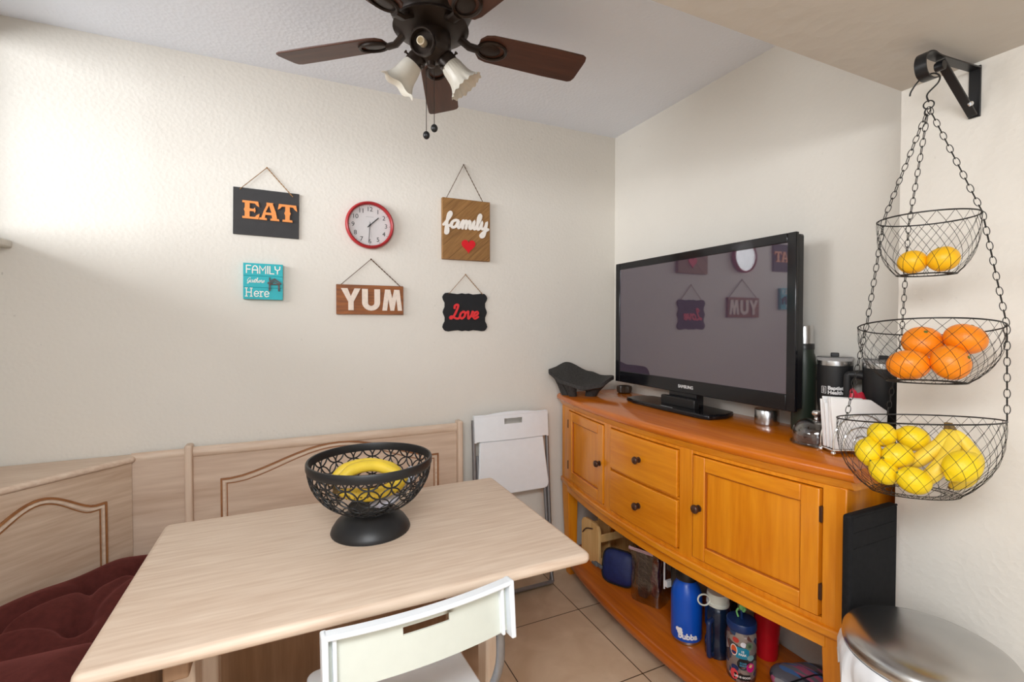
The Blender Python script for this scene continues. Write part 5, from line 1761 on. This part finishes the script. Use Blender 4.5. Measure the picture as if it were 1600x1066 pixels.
def slab_letters(mb, letters, mat, h_, z0, z1):
    for kind, x0 in letters:
        def P_(pts):
            mb.lift = getattr(mb, 'lift', 0) + 1
            mb.prism([(x0 + x * h_, (y - 0.5) * h_) for x, y in pts], z0, z1 + 0.0001 * mb.lift, mat)
        if kind == 'E':
            P_([(0, 1), (0.78, 1), (0.84, 0.70), (0.72, 0.76), (0.62, 0.88), (0, 0.88)])
            P_([(0.12, 0.9), (0.36, 0.9), (0.36, 0.62), (0.40, 0.5), (0.36, 0.38), (0.36, 0.1), (0.12, 0.1), (0.12, 0.38), (0.07, 0.5), (0.12, 0.62)])
            P_([(0.36, 0.57), (0.56, 0.57), (0.62, 0.66), (0.66, 0.5), (0.62, 0.34), (0.56, 0.43), (0.36, 0.43)])
            P_([(0, 0.12), (0.62, 0.12), (0.72, 0.24), (0.86, 0.32), (0.80, 0), (0, 0)])
        if kind == 'A':
            P_([(0.36, 1), (0.72, 1), (0.62, 0.88), (0.36, 0.88)])
            P_([(0.40, 0.94), (0.54, 0.94), (0.34, 0.5), (0.28, 0.1), (0.10, 0.1), (0.22, 0.5)])
            P_([(0.46, 0.96), (0.68, 0.96), (0.84, 0.5), (0.92, 0.1), (0.66, 0.1), (0.60, 0.5)])
            P_([(0.24, 0.44), (0.74, 0.44), (0.74, 0.30), (0.24, 0.30)])
            P_([(-0.02, 0.0), (0.40, 0.0), (0.38, 0.12), (0.02, 0.12)])
            P_([(0.56, 0.0), (1.04, 0.0), (1.0, 0.12), (0.58, 0.12)])
        if kind == 'T':
            P_([(0, 1), (0.90, 1), (0.96, 0.66), (0.84, 0.74), (0.74, 0.87), (0.16, 0.87), (0.06, 0.74), (-0.06, 0.66)])
            P_([(0.33, 0.9), (0.57, 0.9), (0.57, 0.62), (0.62, 0.5), (0.57, 0.38), (0.57, 0.1), (0.33, 0.1), (0.33, 0.38), (0.28, 0.5), (0.33, 0.62)])
            P_([(0.18, 0), (0.72, 0), (0.70, 0.12), (0.20, 0.12)])


l_ = MB()
slab_letters(l_, (('E', -0.090), ('A', -0.028), ('T', 0.046)), mm @ Matrix.Translation((0, 0.007, 0)), 0.074, 0.009, 0.0145)
l_.build('lettering', M_OR, t, smooth=False)
hanger(t, (-0.093, 2.020), (-0.193, 1.918), (0.006, 1.907), YW - 0.0105, M_TWINE)

# clock
t = thing('wall_clock', 'round red-rimmed clock with white dial at half past one', 'clock', (0.326, YW, 1.812))
mm = on_back(0.326, YW, 1.812)
nv_ = tuple(mm.to_3x3() @ Vector((0, 0, 1)))
M_RED = plain('red_plastic_rim', srgb(168, 40, 44), rough=0.35, var=0.03)
MB().lathe([(0.096, 0.0), (0.105, 0.004), (0.1085, 0.018), (0.106, 0.030), (0.100, 0.034), (0.0945, 0.030), (0.0935, 0.018), (0.0935, 0.006)], tuple(mm.translation), n=64, axis=nv_, cap0=False, cap1=False).build('rim', M_RED, t, ang=60)
MB().lathe([(0.096, 0.004), (0.0945, 0.010), (0.0, 0.0102)], tuple(mm.translation), n=64, axis=nv_).build('dial', plain('white_dial', srgb(236, 232, 232), rough=0.5, var=0.01), t, ang=30)
l_ = MB()
for k in range(1, 13):
    a = pi / 2 - 2 * pi * k / 12
    add_text(l_, str(k), 0.0285, mm @ Matrix.Translation((0.0735 * cos(a), 0.0735 * sin(a), 0.0108)), depth=0.0004)
for k in range(60):
    a = 2 * pi * k / 60
    r_ = 0.0016 if k % 5 == 0 else 0.0007
    l_.prism([(0.0895 * cos(a) + r_ * cos(2 * pi * j / 8), 0.0895 * sin(a) + r_ * sin(2 * pi * j / 8)) for j in range(8)], 0.0104, 0.0112, mm)
l_.build('numerals', plain('dark_numerals', (0.03, 0.03, 0.035, 1), rough=0.5), t, smooth=False)
l_ = MB()
l_.prism([(-0.017, 0.0385), (0.017, 0.0385), (0.017, 0.0397), (-0.017, 0.0397)], 0.0104, 0.0108, mm)
l_.build('dial_print', plain('grey_print', srgb(170, 168, 170)), t, smooth=False)
mn = rad(90 - 184); hr = rad(90 - 47)
for nm, a, L_, w_, z in (('minute_hand', mn, 0.072, 0.0024, 0.0165), ('hour_hand', hr, 0.052, 0.0042, 0.0145)):
    MB().stroke([(-0.012 * cos(a), -0.012 * sin(a)), (L_ * cos(a), L_ * sin(a))], w_, z, z + 0.001, mm, smooth=False).build(nm, M_BLACK, t, smooth=False)
MB().stroke([(-0.02 * cos(rad(96)) * -1, 0.02), (0.006, -0.055)], 0.0008, 0.0185, 0.019, mm, smooth=False).build('second_hand', plain('grey_print', (.4, .4, .4, 1)), t, smooth=False)
MB().lathe([(0.004, 0.010), (0.004, 0.0195), (0, 0.020)], tuple(mm.translation), n=14, axis=nv_).build('hand_pin', M_BLACK, t)
MB().prism([(0.0938 * cos(2 * pi * k / 48), 0.0938 * sin(2 * pi * k / 48)) for k in range(48)], 0.0262, 0.0268, mm).build('clock_glass', M_PANE, t)

# script glyphs
GL = {
    'a': ([[(0.92, 0.82), (0.6, 1.0), (0.2, .8), (.05, .38), (.25, .0), (.62, .18), (.88, .85), (.84, .3), (1.02, 0), (1.28, .3)]], 1.2),
    'm': ([[(0, .35), (.2, .9), (.32, .98), (.34, .6), (.3, .0)], [(.33, .5), (.6, 1.0), (.78, .82), (.74, 0)], [(.76, .5), (1.04, 1.0), (1.2, .82), (1.16, .2), (1.34, 0), (1.56, .3)]], 1.5),
    'i': ([[(0, .3), (.2, 1.0), (.18, .25), (.36, 0), (.6, .3)]], 0.52),
    'l': ([[(0, .3), (.38, 1.3), (.44, 1.85), (.30, 2.0), (.16, 1.5), (.15, .3), (.32, 0), (.58, .3)]], 0.54),
    'y': ([[(0, .3), (.15, .98), (.14, .4), (.34, .1), (.64, .35), (.78, .98), (.74, 0), (.62, -.8), (.36, -1.0), (.22, -.75), (.55, -.3), (1.05, .1)]], 1.0),
    'f': ([[(0, .3), (.42, 1.0), (.72, 1.7), (.62, 2.0), (.42, 1.75), (.36, 1.0), (.34, -.5), (.42, -.85), (.6, -.7), (.56, -.2), (.36, .15), (.7, .2), (.98, .5)]], 0.86),
    'L': ([[(.42, 1.5), (.40, 1.8), (.62, 2.0), (.86, 1.88), (.82, 1.3), (.58, .4), (.25, .0), (.06, .14), (.3, .3), (.8, .06), (1.2, -.02), (1.5, .25)]], 1.36),
    'o': ([[(.5, 1.0), (.15, .8), (.08, .35), (.38, 0), (.72, .3), (.74, .75), (.5, 1.0), (.8, .84), (1.05, .95)]], 0.95),
    'v': ([[(0, .85), (.2, 1.0), (.3, .4), (.45, 0), (.75, .5), (.82, 1.0), (1.1, .85)]], 1.0),
    'e': ([[(-.05, .3), (.42, .45), (.68, .75), (.5, 1.0), (.2, .8), (.1, .32), (.4, 0), (.8, .25)]], 0.8),
    'G': ([[(1.0, 1.7), (.7, 2.0), (.3, 1.6), (.15, .8), (.4, .3), (.8, .6), (1.0, 1.1), (.95, .3), (.7, -.4), (.35, -.3), (.9, .2), (1.2, .4)]], 1.2),
    't': ([[(0, .3), (.3, 1.5), (.2, .3), (.4, 0), (.62, .3)], [(.02, 1.1), (.55, 1.15)]], 0.6),
    'h': ([[(0, .3), (.38, 1.5), (.32, 2.0), (.15, 1.6), (.1, 0)], [(.12, .5), (.42, 1.0), (.58, .8), (.52, .2), (.72, 0), (.92, .3)]], 0.86),
    'r': ([[(0, .3), (.15, 1.0), (.22, 1.05), (.45, .9), (.45, .3), (.62, 0), (.82, .3)]], 0.74),
    's': ([[(0, .3), (.38, 1.0), (.52, .4), (.3, 0), (.08, .15)]], 0.6),
}


def script(mb, word, xh, w_, z0, z1, mat, shear=0.18, center=True, stretch=1.0):
    adv = sum(GL[c_][1] for c_ in word) * xh * stretch
    x0 = -adv / 2 if center else 0
    for c_ in word:
        strokes, a_ = GL[c_]
        for s_ in strokes:
            mb.stroke([(x0 + (x * stretch + y * shear) * xh, y * xh) for x, y in s_], w_, z0, z1, mat)
        x0 += a_ * xh * stretch
    return mb


# family
t = thing('wall_sign', 'tan wooden plank sign reading family in white script above a red heart', 'sign', (0.793, YW, 1.828), 'signs on the back wall')
mm = on_back(0.793, YW, 1.828)
M_TANW = wood('tan_plank', srgb(124, 86, 44), srgb(164, 120, 68), 'X', 14, rough=0.6, stretch=10, rot=(0, rad(42), 0))
MB().prism([(-0.125, -0.150), (0.125, -0.150), (0.125, 0.150), (-0.125, 0.150)], 0.0, 0.022, mm).build('board', M_TANW, t, bev=0.0015)
l_ = MB()
for k in range(-3, 4):
    off = k * 0.066 + 0.02
    # diagonal seams clipped to the board
    p_ = []
    for s_ in (-1, 1):
        pass
    def clip(x0, y0, dx, dy):
        ts = []
        for (lim, c0, d_) in ((-0.122, x0, dx), (0.122, x0, dx)):
            ts.append((lim - c0) / d_)
        for (lim, c0, d_) in ((-0.147, y0, dy), (0.147, y0, dy)):
            ts.append((lim - c0) / d_)
        ta = max(min(ts[0], ts[1]), min(ts[2], ts[3])); tb = min(max(ts[0], ts[1]), max(ts[2], ts[3]))
        return (ta, tb)
    dx, dy = cos(rad(42)), sin(rad(42))
    x0, y0 = -dy * off, dx * off
    ta, tb = clip(x0, y0, dx, dy)
    if tb > ta + 0.01:
        l_.stroke([(x0 + dx * ta, y0 + dy * ta), (x0 + dx * tb, y0 + dy * tb)], 0.0012, 0.0219, 0.0224, mm, smooth=False)
l_.build('plank_seams', plain('dark_seam', srgb(92, 62, 32), rough=0.8), t, smooth=False)
l_ = MB()
script(l_, 'family', 0.0365, 0.0135, 0.0225, 0.0285, mm @ Matrix.Translation((-0.006, 0.006, 0)), stretch=1.12, shear=0.14)
l_.build('lettering', plain('white_letters', srgb(240, 234, 226), rough=0.5, var=0.01), t, smooth=False)
hp_ = []
for k in range(36):
    a = 2 * pi * k / 36
    hp_.append((0.0024 * 16 * sin(a) ** 3 * 0.93, 0.0024 * (13 * cos(a) - 5 * cos(2 * a) - 2 * cos(3 * a) - cos(4 * a)) * 0.95))
MB().prism(hp_, 0.0225, 0.0275, mm @ Matrix.Translation((0.008, -0.078, 0))).build('heart', plain('red_heart', srgb(216, 18, 34), rough=0.5, var=0.02), t, smooth=False)
hanger(t, (0.783, 2.155), (0.690, 1.979), (0.878, 1.979), YW - 0.020, M_DKTWINE)

# FAMILY Gathers Here
t = thing('wall_sign', 'small square turquoise sign reading FAMILY Gathers Here with a little house', 'sign', (-0.110, YW, 1.537), 'signs on the back wall')
mm = on_back(-0.110, YW, 1.537) @ Matrix.Rotation(rad(-0.6), 4, 'Z')
M_TEAL = plain('turquoise_paint', srgb(28, 176, 186), rough=0.5, var=0.05)
b_ = MB()
for y0, y1 in ((-0.075, -0.0262), (-0.0252, 0.0222), (0.0232, 0.075)):
    b_.prism([(-0.074, y0), (0.074, y0), (0.074, y1), (-0.074, y1)], 0.0, 0.024, mm)
b_.build('board', M_TEAL, t, bev=0.0008)
MB().prism([(-0.0735, -0.0745), (0.0735, -0.0745), (0.0735, 0.0745), (-0.0735, 0.0745)], 0.0, 0.0228, mm).build('backing', plain('dark_turquoise', srgb(16, 112, 122), rough=0.6), t)
l_ = MB()
W2_ = 0.0042
z0, z1 = 0.0242, 0.0247
x = -0.062
for ch, strokes, adv in (
        ('F', [[(0, 0), (0, 1)], [(0, 1), (.5, 1)], [(0, .5), (.42, .5)]], .68),
        ('A', [[(0, 0), (0, .6), (.12, .9), (.3, 1), (.48, .9), (.6, .6), (.6, 0)], [(0, .42), (.6, .42)]], .82),
        ('M', [[(0, 0), (0, 1), (.35, .4), (.7, 1), (.7, 0)]], .92),
        ('I', [[(0, 0), (0, 1)]], .24),
        ('L', [[(0, 1), (0, 0), (.48, 0)]], .60),
        ('Y', [[(0, 1), (.04, .62), (.3, .48), (.56, .62), (.6, 1)], [(.3, .48), (.3, 0)]], .6)):
    for s_ in strokes:
        l_.stroke([(x + a * 0.0315, 0.034 + b * 0.031) for a, b in s_], W2_, z0, z1, mm, smooth=False)
    x += adv * 0.0325
script(l_, 'Gathers', 0.0098, 0.0018, z0, z1, mm @ Matrix.Translation((-0.062, -0.005, 0)), center=False, shear=0.3, stretch=1.1)
x = -0.062
for ch, strokes, adv in (
        ('H', [[(0, 0), (0, 1)], [(.55, 0), (.55, 1)], [(0, .5), (.55, .5)], [(-.12, 0), (.12, 0)], [(-.12, 1), (.12, 1)], [(.43, 0), (.67, 0)], [(.43, 1), (.67, 1)]], .88),
        ('e', [[(0, .32), (.46, .34), (.42, .55), (.22, .64), (.04, .5), (0, .28), (.08, .06), (.26, 0), (.46, .1)]], .64),
        ('r', [[(.08, 0), (.08, .62)], [(-.04, 0), (.24, 0)], [(-.04, .62), (.08, .62)], [(.08, .42), (.22, .62), (.38, .6)]], .52),
        ('e', [[(0, .32), (.46, .34), (.42, .55), (.22, .64), (.04, .5), (0, .28), (.08, .06), (.26, 0), (.46, .1)]], .5)):
    for s_ in strokes:
        l_.stroke([(x + a * 0.032, -0.063 + b * 0.034) for a, b in s_], 0.0036, z0, z1, mm, smooth=(len(s_) > 4))
    x += adv * 0.033
l_.build('lettering', plain('white_letters', (1, 1, 1, 1)), t, smooth=False)
hs = MB()
hm = mm @ Matrix.Translation((0.040, -0.016, 0.024))
for pts_, w_ in (([(-0.022, 0.010), (0.002, 0.028), (0.026, 0.010)], 0.006), ([(-0.016, 0.010), (-0.016, -0.020)], 0.007), ([(0.019, 0.010), (0.019, -0.020)], 0.007), ([(-0.016, 0.022), (-0.016, 0.032)], 0.005), ([(-0.016, 0.006), (0.019, 0.006)], 0.005)):
    hs.stroke(pts_, w_, 0.0, 0.007, hm, smooth=False)
hs.build('house_ornament', plain('weathered_grey_wood', srgb(92, 88, 88), rough=0.7, var=0.4, scale=120), t, smooth=False)
MB().stroke([(-0.016, 0.004), (0.002, 0.018), (0.020, 0.004)], 0.0028, 0.007, 0.009, hm, smooth=False).build('house_roof', plain('brown_twig', srgb(112, 76, 66), rough=0.8), t, smooth=False)

# YUM
t = thing('wall_sign', 'brown wooden plank sign reading YUM in white block letters, hung by twine', 'sign', (0.328, YW, 1.470), 'signs on the back wall')
mm = on_back(0.328, YW, 1.470)
M_BRW = wood('brown_stained_plank', srgb(104, 56, 22), srgb(162, 94, 38), 'X', 9, rough=0.55, stretch=9)
MB().prism([(-0.149, -0.067), (0.149, -0.067), (0.149, 0.067), (-0.149, 0.067)], 0.0, 0.017, mm).build('board', M_BRW, t, bev=0.0012)
l_ = MB()
z0, z1 = 0.0175, 0.023
M2 = mm @ Matrix.Translation((-0.004, 0.0, 0))
l_.prism([(-0.126, 0.050), (-0.098, 0.050), (-0.084, 0.014), (-0.068, 0.050), (-0.042, 0.050), (-0.072, -0.010), (-0.072, -0.049), (-0.095, -0.049), (-0.095, -0.010)], z0, z1, M2)
ou, iu = [], []
for k in range(13):
    a = pi + pi * k / 12
    ou.append((0.005 + 0.040 * cos(a), -0.012 + 0.038 * sin(a)))
    iu.append((0.005 + 0.0145 * cos(a), -0.014 + 0.014 * sin(a)))
l_.prism([(-0.035, 0.049)] + ou + [(0.045, 0.049), (0.0195, 0.049)] + list(reversed(iu)) + [(-0.0095, 0.049)], z0, z1, M2)
l_.prism([(0.055, -0.049), (0.068, 0.049), (0.091, 0.049), (0.1005, 0.008), (0.110, 0.049), (0.134, 0.049), (0.146, -0.049), (0.126, -0.049), (0.1195, 0.006), (0.109, -0.049), (0.092, -0.049), (0.083, 0.006), (0.076, -0.049)], z0, z1, M2)
l_.build('lettering', plain('whitewashed_letters', srgb(230, 214, 200), rough=0.6, var=0.06, scale=80), t, smooth=False)
hanger(t, (0.332, 1.658), (0.198, 1.536), (0.463, 1.537), YW - 0.012, M_DKTWINE)

# Love
t = thing('wall_sign', 'black scalloped plaque reading Love in red script, hung by twine', 'sign', (0.790, YW, 1.418), 'signs on the back wall')
mm = on_back(0.790, YW, 1.418)
w_, h_ = 0.119, 0.096
quad = [(0.0, h_ - 0.004), (0.018, h_ - 0.001), (0.040, h_ - 0.006), (0.070, h_ - 0.003), (0.088, h_), (0.104, h_ - 0.002), (w_ - 0.006, h_ - 0.010), (w_, h_ - 0.022), (w_ - 0.004, h_ - 0.036), (w_ - 0.012, h_ - 0.050), (w_ - 0.012, 0.026), (w_ - 0.005, 0.010), (w_ - 0.002, 0.0)]
full = quad + [(x, -y) for x, y in reversed(quad[:-1])]
full = full + [(-x, y) for x, y in reversed(full[1:-1])]
MB().prism(full, 0.0, 0.007, mm).build('plaque', plain('black_chalk_paint', srgb(26, 27, 30), rough=0.75, var=0.1), t, bev=0.001)
l_ = MB()
script(l_, 'Love', 0.0345, 0.0105, 0.0075, 0.0125, mm @ Matrix.Translation((-0.010, -0.032, 0)), shear=0.22, stretch=1.05)
l_.build('lettering', plain('red_letters', srgb(226, 50, 54), rough=0.5, var=0.02), t, smooth=False)
hanger(t, (0.792, 1.607), (0.704, 1.509), (0.882, 1.510), YW - 0.0085, M_TWINE, 0.0018)

# pieces copied from one kind but finer than the eye need no more; tidy the depsgraph
bpy.context.view_layer.update()
